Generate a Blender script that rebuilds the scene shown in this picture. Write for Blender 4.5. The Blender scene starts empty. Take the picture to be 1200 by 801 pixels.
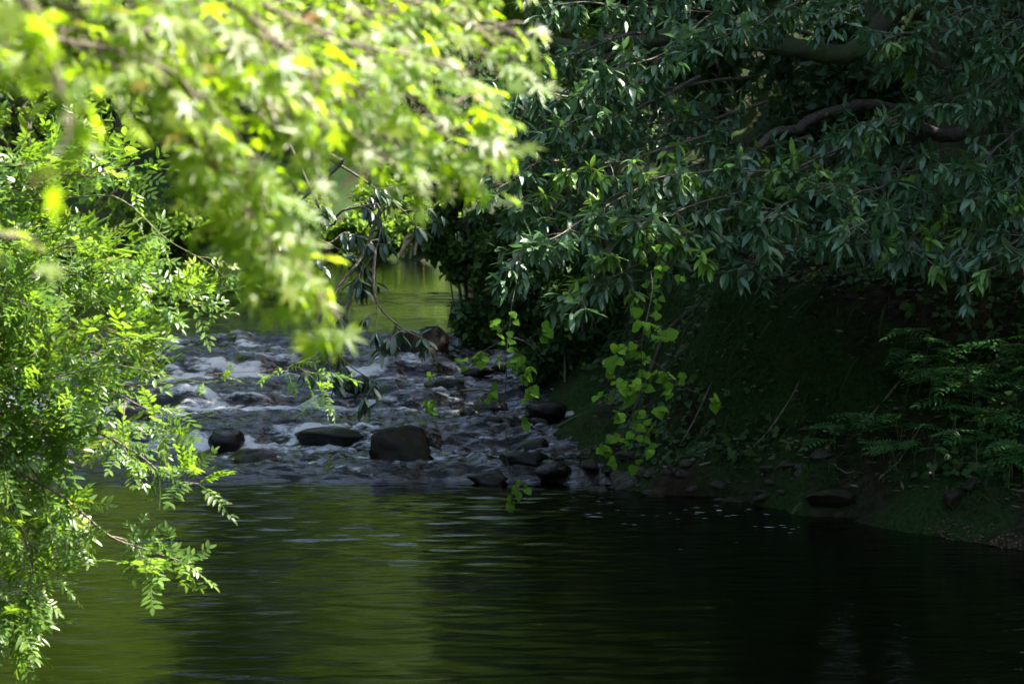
import bpy, math, random
import numpy as np
from mathutils import Vector

PI = math.pi
rng = np.random.default_rng(7)
random.seed(7)
scene = bpy.context.scene
COL = scene.collection

# ------------------------------------------------------------------ camera geometry
F = 2240.0            # focal length in pixels of a 1200 px wide frame
CAM = np.array([0.0, 0.0, 2.5])
PITCH = math.atan((400.5 - 260.0) / F)
cp, sp = math.cos(PITCH), math.sin(PITCH)

def at(px, py, d):
    """the world point seen at photo pixel (px, py) at distance d along +Y"""
    u = (px - 600.0) / F
    v = (400.5 - py) / F
    y = cp + v * sp
    z = -sp + v * cp
    k = d / y
    return np.array([u * k, d, CAM[2] + z * k])

# ------------------------------------------------------------------ noise
def _hash(ix, iy, iz, seed):
    n = (ix * 374761393 + iy * 668265263 + iz * 2147483647 + seed * 974634777) & 0xFFFFFFFF
    n = ((n ^ (n >> 13)) * 1274126177) & 0xFFFFFFFF
    n = (n ^ (n >> 16)) & 0xFFFFFFFF
    return n

def noise2(x, y, seed=0):
    x = np.asarray(x, float); y = np.asarray(y, float)
    ix = np.floor(x).astype(np.int64); iy = np.floor(y).astype(np.int64)
    fx = x - ix; fy = y - iy
    def g(dx, dy):
        a = _hash(ix + dx, iy + dy, 0, seed) / 4294967296.0 * 2 * PI
        return np.cos(a) * (fx - dx) + np.sin(a) * (fy - dy)
    ux = fx * fx * fx * (fx * (fx * 6 - 15) + 10); uy = fy * fy * fy * (fy * (fy * 6 - 15) + 10)
    a = g(0, 0) * (1 - ux) + g(1, 0) * ux
    b = g(0, 1) * (1 - ux) + g(1, 1) * ux
    return (a * (1 - uy) + b * uy) * 1.5

def fbm2(x, y, seed=0, octaves=4, gain=0.5):
    s = 0; a = 1.0; f = 1.0
    for k in range(octaves):
        s = s + a * noise2(np.asarray(x) * f, np.asarray(y) * f, seed + k * 17)
        a *= gain; f *= 2.03
    return s

def sstep(a, b, x):
    t = np.clip((np.asarray(x, float) - a) / (b - a), 0, 1)
    return t * t * (3 - 2 * t)

# ------------------------------------------------------------------ objects
def link(name, me, mats=(), parent=None):
    o = bpy.data.objects.new(name, me)
    COL.objects.link(o)
    if me is not None:
        for m in (mats if isinstance(mats, (list, tuple)) else [mats]):
            me.materials.append(m)
    if parent is not None:
        o.parent = parent
    return o

def tag(o, label=None, cat=None, group=None, kind=None):
    if label: o['label'] = label
    if cat: o['category'] = cat
    if group: o['group'] = group
    if kind: o['kind'] = kind
    return o

def empty(name, label, cat, group=None, loc=(0, 0, 0)):
    o = bpy.data.objects.new(name, None)
    o.empty_display_size = 0.2
    COL.objects.link(o)
    o.location = loc
    return tag(o, label, cat, group)

def make_mesh(name, V, quads=None, tris=None, attrs=None, smooth=True):
    me = bpy.data.meshes.new(name)
    V = np.asarray(V, np.float32)
    nq = 0 if quads is None else len(quads)
    nt = 0 if tris is None else len(tris)
    me.vertices.add(len(V)); me.vertices.foreach_set('co', V.ravel())
    loops = []
    if nq: loops.append(np.asarray(quads, np.int32).ravel())
    if nt: loops.append(np.asarray(tris, np.int32).ravel())
    L = np.concatenate(loops)
    me.loops.add(len(L)); me.loops.foreach_set('vertex_index', L)
    tot = np.concatenate([np.full(nq, 4, np.int32), np.full(nt, 3, np.int32)])
    st = np.concatenate([[0], np.cumsum(tot)[:-1]]).astype(np.int32)
    me.polygons.add(nq + nt)
    me.polygons.foreach_set('loop_start', st)
    me.polygons.foreach_set('loop_total', tot)
    if smooth:
        me.polygons.foreach_set('use_smooth', np.ones(nq + nt, bool))
    for k, a in (attrs or {}).items():
        at_ = me.attributes.new(k, 'FLOAT', 'POINT')
        at_.data.foreach_set('value', np.asarray(a, np.float32))
    me.update(calc_edges=True)
    me.validate()
    return me

def grid_mesh(name, xs, ys, zf, attrs_f=None, keep=None):
    X, Y = np.meshgrid(xs, ys)
    Z = zf(X, Y)
    V = np.stack([X, Y, Z], -1).reshape(-1, 3)
    nx, ny = len(xs), len(ys)
    i = np.arange(nx * ny).reshape(ny, nx)
    q = np.stack([i[:-1, :-1], i[:-1, 1:], i[1:, 1:], i[1:, :-1]], -1).reshape(-1, 4)
    if keep is not None:
        k = keep(X, Y, Z).reshape(-1)
        q = q[k[q].any(1)]
        used = np.zeros(len(V), bool); used[q.ravel()] = True
        remap = np.cumsum(used) - 1
        V = V[used]; q = remap[q]
    attrs = attrs_f(V) if attrs_f else None
    return make_mesh(name, V, quads=q, attrs=attrs)

# ------------------------------------------------------------------ tubes (wood)
class Tubes:
    def __init__(self): self.V = []; self.Q = []; self.n = 0
    def add(self, pts, r0, r1, sides=6, wob=0.0):
        pts = np.asarray(pts, float); m = len(pts)
        if m < 2: return
        T = np.gradient(pts, axis=0); T /= (np.linalg.norm(T, axis=1, keepdims=True) + 1e-9)
        ref = np.array([0, 0, 1.0]) if abs(T[0, 2]) < 0.9 else np.array([1.0, 0, 0])
        A = np.cross(T, ref); A /= (np.linalg.norm(A, axis=1, keepdims=True) + 1e-9)
        B = np.cross(T, A)
        t = np.linspace(0, 1, m)[:, None, None]
        r = r0 + (r1 - r0) * t
        if wob:
            r = r * (1 + wob * rng.normal(size=(m, sides, 1)))
        th = np.arange(sides) / sides * 2 * PI
        ring = pts[:, None, :] + r * (np.cos(th)[None, :, None] * A[:, None, :] + np.sin(th)[None, :, None] * B[:, None, :])
        i = np.arange(m * sides).reshape(m, sides) + self.n
        j = np.roll(i, -1, axis=1)
        self.Q.append(np.stack([i[:-1], j[:-1], j[1:], i[1:]], -1).reshape(-1, 4))
        self.V.append(ring.reshape(-1, 3)); self.n += m * sides
    def build(self, name, mat, parent=None):
        if not self.V: return None
        return link(name, make_mesh(name, np.concatenate(self.V), quads=np.concatenate(self.Q)), mat, parent)

def smooth_path(pts, n=16):
    """Catmull-Rom through pts, n samples per span"""
    P = np.asarray(pts, float)
    P = np.vstack([2 * P[0] - P[1], P, 2 * P[-1] - P[-2]])
    out = []
    for k in range(1, len(P) - 2):
        t = np.linspace(0, 1, n, endpoint=False)[:, None]
        a, b, c, d = P[k - 1], P[k], P[k + 1], P[k + 2]
        out.append(0.5 * ((2 * b) + (-a + c) * t + (2 * a - 5 * b + 4 * c - d) * t ** 2 + (-a + 3 * b - 3 * c + d) * t ** 3))
    out.append(P[-2][None])
    return np.vstack(out)

def resample(path, ds):
    seg = np.linalg.norm(np.diff(path, axis=0), axis=1)
    s = np.concatenate([[0], np.cumsum(seg)])
    n = max(2, int(s[-1] / ds) + 1)
    q = np.linspace(0, s[-1], n)
    return np.stack([np.interp(q, s, path[:, k]) for k in range(3)], 1)

def wiggle(path, amp, freq=1.0):
    n = len(path); s = np.linspace(0, n * 0.11 * freq, n)
    o = rng.uniform(0, 100, 3)
    w = np.stack([noise2(s + o[k], s * 0 + 3.3 * k, 5) for k in range(3)], 1)
    return path + w * amp * np.linspace(0.2, 1, n)[:, None]

# ------------------------------------------------------------------ leaves
def tmpl_lance(w=0.35, fold=0.25, droop=0.16, n=5, tip=1.0, bulge=1.0):
    """single blade along +X, length 1, folded along its midrib"""
    t = np.linspace(0, 1, n + 1)
    V = []; Q = []; T = []
    V.append((0, 0, 0))
    for k in range(1, n):
        x = t[k]; hw = w / 2 * (math.sin(PI * x ** bulge) ** 0.8) * (1 - 0.25 * x)
        z = -droop * x * x
        V += [(x, hw, z + fold * hw), (x, 0, z), (x, -hw, z + fold * hw)]
    V.append((1, 0, -droop * 1.05))
    last = len(V) - 1
    for k in range(1, n - 1):
        a = 1 + 3 * (k - 1); b = a + 3
        Q += [(a, a + 1, b + 1, b), (a + 1, a + 2, b + 2, b + 1)]
    T += [(0, 2, 1), (0, 3, 2)]
    a = 1 + 3 * (n - 2)
    T += [(a, a + 1, last), (a + 1, a + 2, last)]
    return np.array(V), np.array(Q) if Q else None, np.array(T)

def tmpl_pinnate(pairs=6, lw=0.085, ll=0.26, droop=0.25, seed=None):
    r_ = np.random.default_rng(seed or 0); jit = 0 if seed is None else 1
    V = []; Q = []; T = []
    nr = 6
    for k in range(nr):                      # rachis ribbon (thin triangular strip)
        x = k / (nr - 1); z = -droop * x * x
        V += [(x, 0.006, z), (x, -0.006, z), (x, 0, z - 0.01)]
    for k in range(nr - 1):
        a = 3 * k; b = a + 3
        Q += [(a, a + 1, b + 1, b), (a + 1, a + 2, b + 2, b + 1), (a + 2, a, b, b + 2)]
    def leaflet(x, ang, L, W, dz):
        z = -droop * x * x
        c, s = math.cos(ang), math.sin(ang)
        i = len(V)
        for (u, v, h) in ((0, 0, 0), (.35, .5, .03), (.35, 0, -.01), (.35, -.5, .03), (.75, .36, 0), (.75, 0, -.04), (.75, -.36, 0), (1, 0, -.1)):
            lx, ly = u * L, v * W
            V.append((x + lx * c - ly * s, lx * s + ly * c, z + h * L + dz * u))
        Q.extend([(i + 1, i + 2, i + 5, i + 4), (i + 2, i + 3, i + 6, i + 5)])
        T.extend([(i, i + 2, i + 1), (i, i + 3, i + 2), (i + 4, i + 5, i + 7), (i + 5, i + 6, i + 7)])
    for k in range(pairs):
        x = 0.2 + 0.74 * k / (pairs - 1)
        L = ll * (0.75 + 0.35 * math.sin(PI * (k + 1) / (pairs + 0.8)))
        for sgn in (1, -1):
            if jit and r_.random() < .05: continue
            leaflet(x + 0.015 * sgn + jit * r_.normal() * .012, sgn * (1.15 - 0.04 * k) + jit * r_.normal() * .12, L * (1 + jit * r_.normal() * .16), lw * 1.1 * (1 + jit * r_.normal() * .15), -0.03 + jit * r_.normal() * .06)
    leaflet(1.0, 0, ll, lw * 1.1, -0.05)
    return np.array(V), np.array(Q), np.array(T)

def tmpl_maple():
    """palmate blade with seven pointed lobes, stalk end at the origin, pointing along +X"""
    V = [(0.28, 0, 0)]; T = []
    lob = [(-2.35, .42), (-1.55, .62), (-.78, .82), (0, .95), (.78, .82), (1.55, .62), (2.35, .42)]
    ring = []
    for k, (a, r) in enumerate(lob):
        ring.append((a - .22, r * .52, .03)); ring.append((a, r, -.10)); ring.append((a + .22, r * .52, .03))
        if k < len(lob) - 1:
            am = (a + lob[k + 1][0]) / 2
            ring.append((am, r * .30, .0))
    for (a, r, h) in ring:
        V.append((0.28 + r * math.cos(a) * .8, r * math.sin(a) * .8, h * r))
    for k in range(1, len(ring)):
        T.append((0, k, k + 1))
    i = len(V)
    V += [(0.28, .012, 0), (0.28, -.012, 0), (-.35, 0, .05)]
    T.append((i, i + 2, i + 1))
    return np.array(V), None, np.array(T)

def tmpl_heart():
    """broad ovate blade with a drawn-out tip"""
    pts = [(0, 0), (-.06, .2), (.05, .4), (.3, .5), (.55, .4), (.78, .19), (1, 0)]
    V = [(x, 0, -.14 * max(x, 0) ** 2) for x, _ in pts[:1]]
    V = []; Q = []; T = []
    mids = [(0, 0), (.12, 0), (.3, 0), (.55, 0), (.78, 0), (1.0, 0)]
    for x, _ in mids: V.append((x, 0, -.18 * x * x))
    L = [(-.06, .22), (.08, .42), (.3, .5), (.55, .4), (.78, .2)]
    for x, y in L: V.append((x, y, -.18 * max(x, 0) ** 2 + .13 * y))
    for x, y in L: V.append((x, -y, -.18 * max(x, 0) ** 2 + .13 * y))
    # left 6..10, right 11..15
    for off, flip in ((6, False), (11, True)):
        qs = [(0, 1, off + 1, off), (1, 2, off + 2, off + 1), (2, 3, off + 3, off + 2), (3, 4, off + 4, off + 3)]
        ts = [(4, 5, off + 4)]
        Q += [tuple(reversed(q)) if flip else q for q in qs]
        T += [tuple(reversed(q)) if flip else q for q in ts]
    return np.array(V), np.array(Q), np.array(T)

def tmpl_simple(w=0.5):
    V = [(0, 0, 0), (.4, w / 2, .05), (.42, 0, -.03), (.4, -w / 2, .05), (1, 0, -.12)]
    T = [(0, 2, 1), (0, 3, 2), (1, 2, 4), (2, 3, 4)]
    return np.array(V, float), None, np.array(T)

T_LANCE = tmpl_lance()
T_PINN = tmpl_pinnate(6)
T_PINN2 = tmpl_pinnate(5, lw=0.11, ll=0.3, droop=0.15)
T_LOC = [tmpl_pinnate(7, .085, .25, .22, 11), tmpl_pinnate(6, .095, .26, .12, 12), tmpl_pinnate(8, .075, .23, .35, 13), tmpl_pinnate(5, .10, .28, .18, 14), tmpl_pinnate(9, .07, .22, .28, 15)]
T_MAPLE = tmpl_maple()
T_HEART = tmpl_heart()
T_SIMPLE = tmpl_simple(0.55)
T_GRASS = tmpl_lance(w=0.05, fold=0.3, droop=0.55, n=4)

class Leaves:
    def __init__(self): self.P = []; self.D = []; self.U = []; self.S = []; self.Tn = []
    def add(self, p, d, u, s, tint=0.0):
        self.P.append(p); self.D.append(d); self.U.append(u); self.S.append(s); self.Tn.append(tint)
    def add_many(self, P, D, U, S, T):
        self.P.extend(P); self.D.extend(D); self.U.extend(U); self.S.extend(S); self.Tn.extend(T)
    def mesh(self, name, tmpl):
        P = np.array(self.P); D = np.array(self.D); U = np.array(self.U); S = np.array(self.S)
        D = D / (np.linalg.norm(D, axis=1, keepdims=True) + 1e-9)
        Yv = np.cross(U, D); Yv /= (np.linalg.norm(Yv, axis=1, keepdims=True) + 1e-9)
        Zv = np.cross(D, Yv)
        V0, Q0, T0 = tmpl
        k = len(P); n = len(V0)
        # each blade gets its own width and curl
        wv = rng.uniform(.8, 1.2, k)[:, None]; cv = rng.uniform(.2, 1.9, k)[:, None]
        Vx = V0[None, :, 0]; Vy = V0[None, :, 1] * wv; Vz = V0[None, :, 2] * cv
        W = P[:, None, :] + S[:, None, None] * (Vx[..., None] * D[:, None, :] + Vy[..., None] * Yv[:, None, :] + Vz[..., None] * Zv[:, None, :])
        off = (np.arange(k) * n)[:, None, None]
        q = None if Q0 is None else (Q0[None] + off).reshape(-1, 4)
        t = None if T0 is None else (T0[None] + off).reshape(-1, 3)
        return make_mesh(name, W.reshape(-1, 3), q, t, {'tint': np.repeat(np.array(self.Tn), n)})
    def build(self, name, tmpl, mat, parent=None):
        if not self.P: return None
        return link(name, self.mesh(name, tmpl), mat, parent)

def norm(v):
    return v / (np.linalg.norm(v) + 1e-9)

def rand_dir():
    return norm(rng.normal(size=3))

# ------------------------------------------------------------------ materials
def new_mat(name):
    m = bpy.data.materials.new(name); m.use_nodes = True
    nt = m.node_tree; nt.nodes.clear()
    out = nt.nodes.new('ShaderNodeOutputMaterial')
    return m, nt, out

def N(nt, t, **kw):
    n = nt.nodes.new(t)
    for k, v in kw.items():
        if k.startswith('i_'):
            n.inputs[k[2:].replace('_', ' ')].default_value = v
        else: setattr(n, k, v)
    return n

def mixc(nt, fac, a, b, blend='MIX'):
    n = nt.nodes.new('ShaderNodeMix'); n.data_type = 'RGBA'; n.blend_type = blend
    for sock, v in ((n.inputs[0], fac), (n.inputs[6], a), (n.inputs[7], b)):
        if hasattr(v, 'is_linked') or isinstance(v, bpy.types.NodeSocket): nt.links.new(v, sock)
        else: sock.default_value = v if not isinstance(v, tuple) or len(v) == 4 else (*v, 1)
    return n.outputs[2]

def ramp(nt, fac, stops):
    n = nt.nodes.new('ShaderNodeValToRGB')
    el = n.color_ramp.elements
    while len(el) < len(stops): el.new(0.5)
    for e, (p, c) in zip(el, stops):
        e.position = p; e.color = (*c, 1) if len(c) == 3 else c
    nt.links.new(fac, n.inputs[0])
    return n.outputs[0]

def leaf_mat(name, cols, young, trans, tfac=0.4, rough=0.35, spec=0.5):
    """cols: ramp over per-leaf random; young: colour at tint 1; trans: colour of light let through"""
    m, nt, out = new_mat(name)
    geo = N(nt, 'ShaderNodeNewGeometry')
    at_ = N(nt, 'ShaderNodeAttribute', attribute_name='tint')
    c = ramp(nt, geo.outputs['Random Per Island'], [(i / (len(cols) - 1), col) for i, col in enumerate(cols)])
    c = mixc(nt, at_.outputs['Fac'], c, young)
    tr = mixc(nt, at_.outputs['Fac'], trans, tuple(min(1, 1.5 * v + .03) for v in young))
    tr = mixc(nt, 0.35, tr, c)
    b = N(nt, 'ShaderNodeBsdfPrincipled'); nt.links.new(c, b.inputs['Base Color'])
    b.inputs['Roughness'].default_value = rough
    b.inputs['Specular IOR Level'].default_value = spec
    t = N(nt, 'ShaderNodeBsdfTranslucent'); nt.links.new(tr, t.inputs['Color'])
    mx = N(nt, 'ShaderNodeMixShader'); mx.inputs[0].default_value = tfac
    nt.links.new(b.outputs[0], mx.inputs[1]); nt.links.new(t.outputs[0], mx.inputs[2])
    nt.links.new(mx.outputs[0], out.inputs[0])
    return m

def bark_mat(name, a, b, scale=14, moss=None):
    m, nt, out = new_mat(name)
    tc = N(nt, 'ShaderNodeTexCoord')
    n1 = N(nt, 'ShaderNodeTexNoise'); n1.inputs['Scale'].default_value = scale; n1.inputs['Detail'].default_value = 6
    nt.links.new(tc.outputs['Object'], n1.inputs['Vector'])
    c = ramp(nt, n1.outputs['Fac'], [(.3, a), (.7, b)])
    if moss:
        n2 = N(nt, 'ShaderNodeTexNoise'); n2.inputs['Scale'].default_value = 2.2; n2.inputs['Detail'].default_value = 5
        nt.links.new(tc.outputs['Object'], n2.inputs['Vector'])
        f = ramp(nt, n2.outputs['Fac'], [(.42, (0, 0, 0)), (.56, (1, 1, 1))])
        c = mixc(nt, f, c, moss)
    p = N(nt, 'ShaderNodeBsdfPrincipled'); nt.links.new(c, p.inputs['Base Color'])
    p.inputs['Roughness'].default_value = .85
    bp = N(nt, 'ShaderNodeBump'); bp.inputs['Strength'].default_value = .8; bp.inputs['Distance'].default_value = .03
    nt.links.new(n1.outputs['Fac'], bp.inputs['Height']); nt.links.new(bp.outputs[0], p.inputs['Normal'])
    nt.links.new(p.outputs[0], out.inputs[0])
    return m

def rock_mat(name, dry, wet, moss, mossy=0.5, rough=0.3):
    m, nt, out = new_mat(name)
    tc = N(nt, 'ShaderNodeTexCoord')
    n1 = N(nt, 'ShaderNodeTexNoise'); n1.inputs['Scale'].default_value = 5; n1.inputs['Detail'].default_value = 8
    n2 = N(nt, 'ShaderNodeTexNoise'); n2.inputs['Scale'].default_value = 2.1; n2.inputs['Detail'].default_value = 5
    for n in (n1, n2): nt.links.new(tc.outputs['Object'], n.inputs['Vector'])
    c = ramp(nt, n1.outputs['Fac'], [(.3, wet), (.7, dry)])
    g = N(nt, 'ShaderNodeNewGeometry'); sx = N(nt, 'ShaderNodeSeparateXYZ'); nt.links.new(g.outputs['Normal'], sx.inputs[0])
    ad = N(nt, 'ShaderNodeMath', operation='MULTIPLY_ADD'); nt.links.new(sx.outputs['Z'], ad.inputs[0]); ad.inputs[1].default_value = .35
    nt.links.new(n2.outputs['Fac'], ad.inputs[2])
    f = ramp(nt, ad.outputs[0], [(.95 - .5 * mossy, (0, 0, 0)), (1.1 - .5 * mossy, (1, 1, 1))])
    c = mixc(nt, f, c, moss)
    p = N(nt, 'ShaderNodeBsdfPrincipled'); nt.links.new(c, p.inputs['Base Color'])
    p.inputs['Specular IOR Level'].default_value = .22
    r = ramp(nt, f, [(0, (rough,) * 3), (1, (.9,) * 3)]); nt.links.new(r, p.inputs['Roughness'])
    bp = N(nt, 'ShaderNodeBump'); bp.inputs['Strength'].default_value = .6; bp.inputs['Distance'].default_value = .03
    nt.links.new(n1.outputs['Fac'], bp.inputs['Height']); nt.links.new(bp.outputs[0], p.inputs['Normal'])
    nt.links.new(p.outputs[0], out.inputs[0])
    return m

M = {}
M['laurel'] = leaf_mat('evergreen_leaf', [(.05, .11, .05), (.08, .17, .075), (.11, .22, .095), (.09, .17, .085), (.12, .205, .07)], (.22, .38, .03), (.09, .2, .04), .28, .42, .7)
M['laurel_shade_tone'] = leaf_mat('evergreen_leaf_shade_tone', [(.018, .045, .024), (.032, .075, .04), (.04, .085, .045)], (.17, .26, .03), (.05, .11, .02), .25, .46, .6)  # evergreen leaf again, darkened in its colour to stand for shade
M['maple'] = leaf_mat('maple_leaf', [(.10, .19, .012), (.14, .24, .012), (.19, .25, .014), (.09, .17, .012)], (.34, .16, .04), (.46, .72, .008), .64, .4, .55)
M['locust'] = leaf_mat('pinnate_leaf', [(.06, .13, .022), (.085, .18, .025), (.12, .22, .028)], (.28, .34, .05), (.28, .48, .015), .5, .38, .6)
M['heart'] = leaf_mat('vine_leaf', [(.07, .17, .014), (.09, .21, .016), (.11, .23, .018)], (.18, .25, .015), (.2, .36, .012), .4, .75, .12)
M['far_lit_tone'] = leaf_mat('tree_leaf_sunlit_tone', [(.08, .16, .02), (.10, .19, .022), (.13, .22, .026)], (.22, .26, .04), (.26, .42, .02), .45, .6, .25)  # brighter copy of the tree leaf, sunlight put into its colour
M['far_shade_tone'] = leaf_mat('tree_leaf_shade_tone', [(.025, .06, .028), (.04, .085, .035), (.05, .10, .04)], (.12, .18, .03), (.07, .14, .02), .3, .5, .4)  # same tree leaf with the shade painted into a darker green
M['bush'] = leaf_mat('bush_leaf', [(.03, .075, .016), (.04, .10, .02), (.055, .12, .022)], (.14, .2, .02), (.1, .2, .015), .35, .5, .35)
M['fern'] = leaf_mat('fern_leaf', [(.045, .16, .04), (.06, .20, .045), (.075, .22, .05)], (.1, .18, .03), (.08, .2, .03), .35, .45, .4)
M['grass'] = leaf_mat('bank_grass', [(.02, .05, .012), (.028, .065, .014), (.036, .068, .016)], (.06, .06, .025), (.03, .06, .01), .25, .7, .15)
M['litter'] = leaf_mat('dead_leaf', [(.06, .045, .03), (.11, .08, .05), (.16, .12, .08), (.05, .035, .025)], (.3, .26, .2), (.05, .03, .01), .1, .6, .3)
M['bark'] = bark_mat('grey_brown_bark', (.03, .023, .016), (.10, .08, .06), 22)
M['bark_moss'] = bark_mat('mossy_bark', (.035, .028, .02), (.085, .065, .045), 10, (.06, .075, .02))
M['twig'] = bark_mat('twig_bark', (.09, .07, .05), (.17, .13, .09), 30)
M['twig_green'] = bark_mat('green_twig', (.10, .11, .04), (.17, .17, .07), 30)
M['deadwood'] = bark_mat('bleached_deadwood', (.14, .12, .09), (.26, .22, .16), 25)
M['root'] = bark_mat('yellowish_root_bark', (.2, .16, .07), (.34, .27, .12), 8)  # yellowish bark, paler than the other woods
M['boulder'] = rock_mat('mossy_wet_boulder', (.024, .016, .008), (.008, .006, .0035), (.022, .028, .009), .45, .5)
M['wet_rock'] = rock_mat('dark_wet_rock', (.026, .021, .017), (.009, .008, .007), (.016, .02, .006), .3, .35)
M['stone'] = rock_mat('bank_stone', (.085, .07, .055), (.026, .021, .016), (.018, .028, .008), .35, .7)

# ------------------------------------------------------------------ the valley: river edges, water level, ground height
RY = np.array([-200, -20, 5, 10, 12.8, 14.4, 15.5, 17, 17.8, 18.6, 20, 24, 27, 40, 56, 75, 84, 90, 93, 95, 97])
RX = np.array([40, 14, 10, 7, 5.2, 3.95, 3.1, 2.0, .95, .55, .55, .15, -.35, -.9, -1.7, -3.6, -9, -20, -40, -80, -260])
LY = np.array([-200, -10, 0, 3, 6, 9, 18, 26, 40, 60, 75, 82, 84, 86])
LX = np.array([-20, 3.2, 1.6, -.6, -2.6, -4.2, -7.5, -10, -12.5, -16, -22, -40, -80, -260])

def seg_dist(X, Y, PX, PY):
    d = np.full(X.shape, 1e9)
    for k in range(len(PX) - 1):
        ax, ay, bx, by = PX[k], PY[k], PX[k + 1], PY[k + 1]
        vx, vy = bx - ax, by - ay
        t = np.clip(((X - ax) * vx + (Y - ay) * vy) / (vx * vx + vy * vy), 0, 1)
        d = np.minimum(d, np.hypot(X - ax - t * vx, Y - ay - t * vy))
    return d

def water_level(X, Y):
    """level of the water surface: a pool, five small steps of rapids, then the calm upper reach"""
    w = Y + .5 * noise2(X * .55, Y * .3, 3)
    w = w + .12 * noise2(X * 2.1, Y * .8, 4)
    z = .12 * sstep(18.3, 18.75, w) + .20 * sstep(19.7, 20.2, w) + .20 * sstep(21.6, 22.1, w) + .24 * sstep(23.6, 24.1, w) + .15 * sstep(25.6, 26.1, w) + .04 * sstep(18.5, 26, w)
    return z + .05 * sstep(36, 41, w)

def side(X, Y):
    Y = np.asarray(Y, float); X = np.asarray(X, float)
    sr = seg_dist(X, Y, RX, RY) * np.sign(X - np.interp(Y, RY, RX))
    sr = np.where(Y > 97, np.abs(sr), sr)
    sl = seg_dist(X, Y, LX, LY) * np.sign(np.interp(Y, LY, LX) - X)
    sl = np.where(Y > 86, -np.abs(sl), sl)
    return sr, sl

def ground_z(X, Y):
    X = np.asarray(X, float); Y = np.asarray(Y, float)
    sr, sl = side(X, Y)
    wl = water_level(X, Y)
    jag = .22 * fbm2(X * .9, Y * .9, 11, 3)
    s = sr + jag
    cut = sstep(17.2, 18.2, Y) * (1 - .6 * sstep(30, 45, Y))        # the steep cut bank beside the rapids
    soft = .10 * sstep(0, .35, s) + .60 * np.clip(s, 0, 3.2) + .25 * sstep(2.4, 3.6, s)
    beach = sstep(14.9, 14.2, Y)
    soft = soft * (1 - .75 * beach * sstep(1.6, .6, s))
    steep = .30 * sstep(0, .7, s) + 1.55 * sstep(.75, 1.45, s) + .25 * np.clip(s - 1.4, 0, 3)
    h = soft * (1 - cut) + steep * cut
    hill = .75 * np.clip(s - 3.6, 0, 26) * sstep(3, 7, s)
    hR = h + hill
    sL = sl + jag
    hL = .45 * sstep(0, .5, sL) + .22 * np.clip(sL, 0, 5) + .6 * np.clip(sL - 9, 0, 30) * sstep(8, 14, sL)
    # beyond the bend the outer bank
    bed = -.55 * sstep(0, -1.2, np.maximum(s, sL)) - .05
    land = np.where(s > 0, hR, np.where(sL > 0, hL, bed))
    rough = ((.07 * fbm2(X * 1.7, Y * 1.7, 21, 3) + .05 * fbm2(X * 5, Y * 5, 23, 2)) * sstep(0, .6, np.maximum(s, sL)) + .35 * fbm2(X * .12, Y * .12, 31, 3) * sstep(2, 8, np.maximum(s, sL))) * (np.maximum(s, sL) > 0)
    return wl + land + rough

def gz(x, y):
    return float(ground_z(np.array([x]), np.array([y]))[0])

def axis(parts):
    out = []
    for a, b, st in parts: out.append(np.arange(a, b, st))
    return np.concatenate(out)

# ---- ground
gm, nt, out = new_mat('mossy_soil')
tc = N(nt, 'ShaderNodeTexCoord')
def tex(scale, detail=6, rough=.6, dist=0):
    n = N(nt, 'ShaderNodeTexNoise'); n.inputs['Scale'].default_value = scale; n.inputs['Detail'].default_value = detail
    n.inputs['Roughness'].default_value = rough; n.inputs['Distortion'].default_value = dist
    nt.links.new(tc.outputs['Object'], n.inputs['Vector']); return n.outputs['Fac']
soil = ramp(nt, tex(9, 8), [(.32, (.02, .013, .008)), (.5, (.05, .033, .02)), (.7, (.11, .075, .048))])
mossc = ramp(nt, tex(26, 8), [(.3, (.012, .030, .008)), (.5, (.030, .07, .014)), (.7, (.06, .11, .02))])
mf = ramp(nt, tex(.8, 6, .6, .4), [(.38, (0, 0, 0)), (.55, (1, 1, 1))])
c = mixc(nt, mf, soil, mossc)
p = N(nt, 'ShaderNodeBsdfPrincipled'); nt.links.new(c, p.inputs['Base Color']); p.inputs['Roughness'].default_value = .9; p.inputs['Specular IOR Level'].default_value = .12
bp = N(nt, 'ShaderNodeBump'); bp.inputs['Strength'].default_value = 1; bp.inputs['Distance'].default_value = .12
nt.links.new(tex(14, 10, .75), bp.inputs['Height']); nt.links.new(bp.outputs[0], p.inputs['Normal'])
nt.links.new(p.outputs[0], out.inputs[0])
xs = axis([(-260, -60, 12), (-60, -20, 2), (-20, -6, .5), (-6, -1, .2), (-1, 7, .07), (7, 12, .3), (12, 30, 1), (30, 60, 2.5), (60, 261, 12)])
ys = axis([(-200, -30, 10), (-30, 4, 1.2), (4, 13, .4), (13, 23, .07), (23, 34, .2), (34, 60, .7), (60, 110, 1), (110, 150, 3), (150, 320, 12)])
ground = link('ground', grid_mesh('ground', xs, ys, ground_z), gm)
tag(ground, 'dark mossy river banks and wooded valley sides', 'ground', kind='structure')

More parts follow.
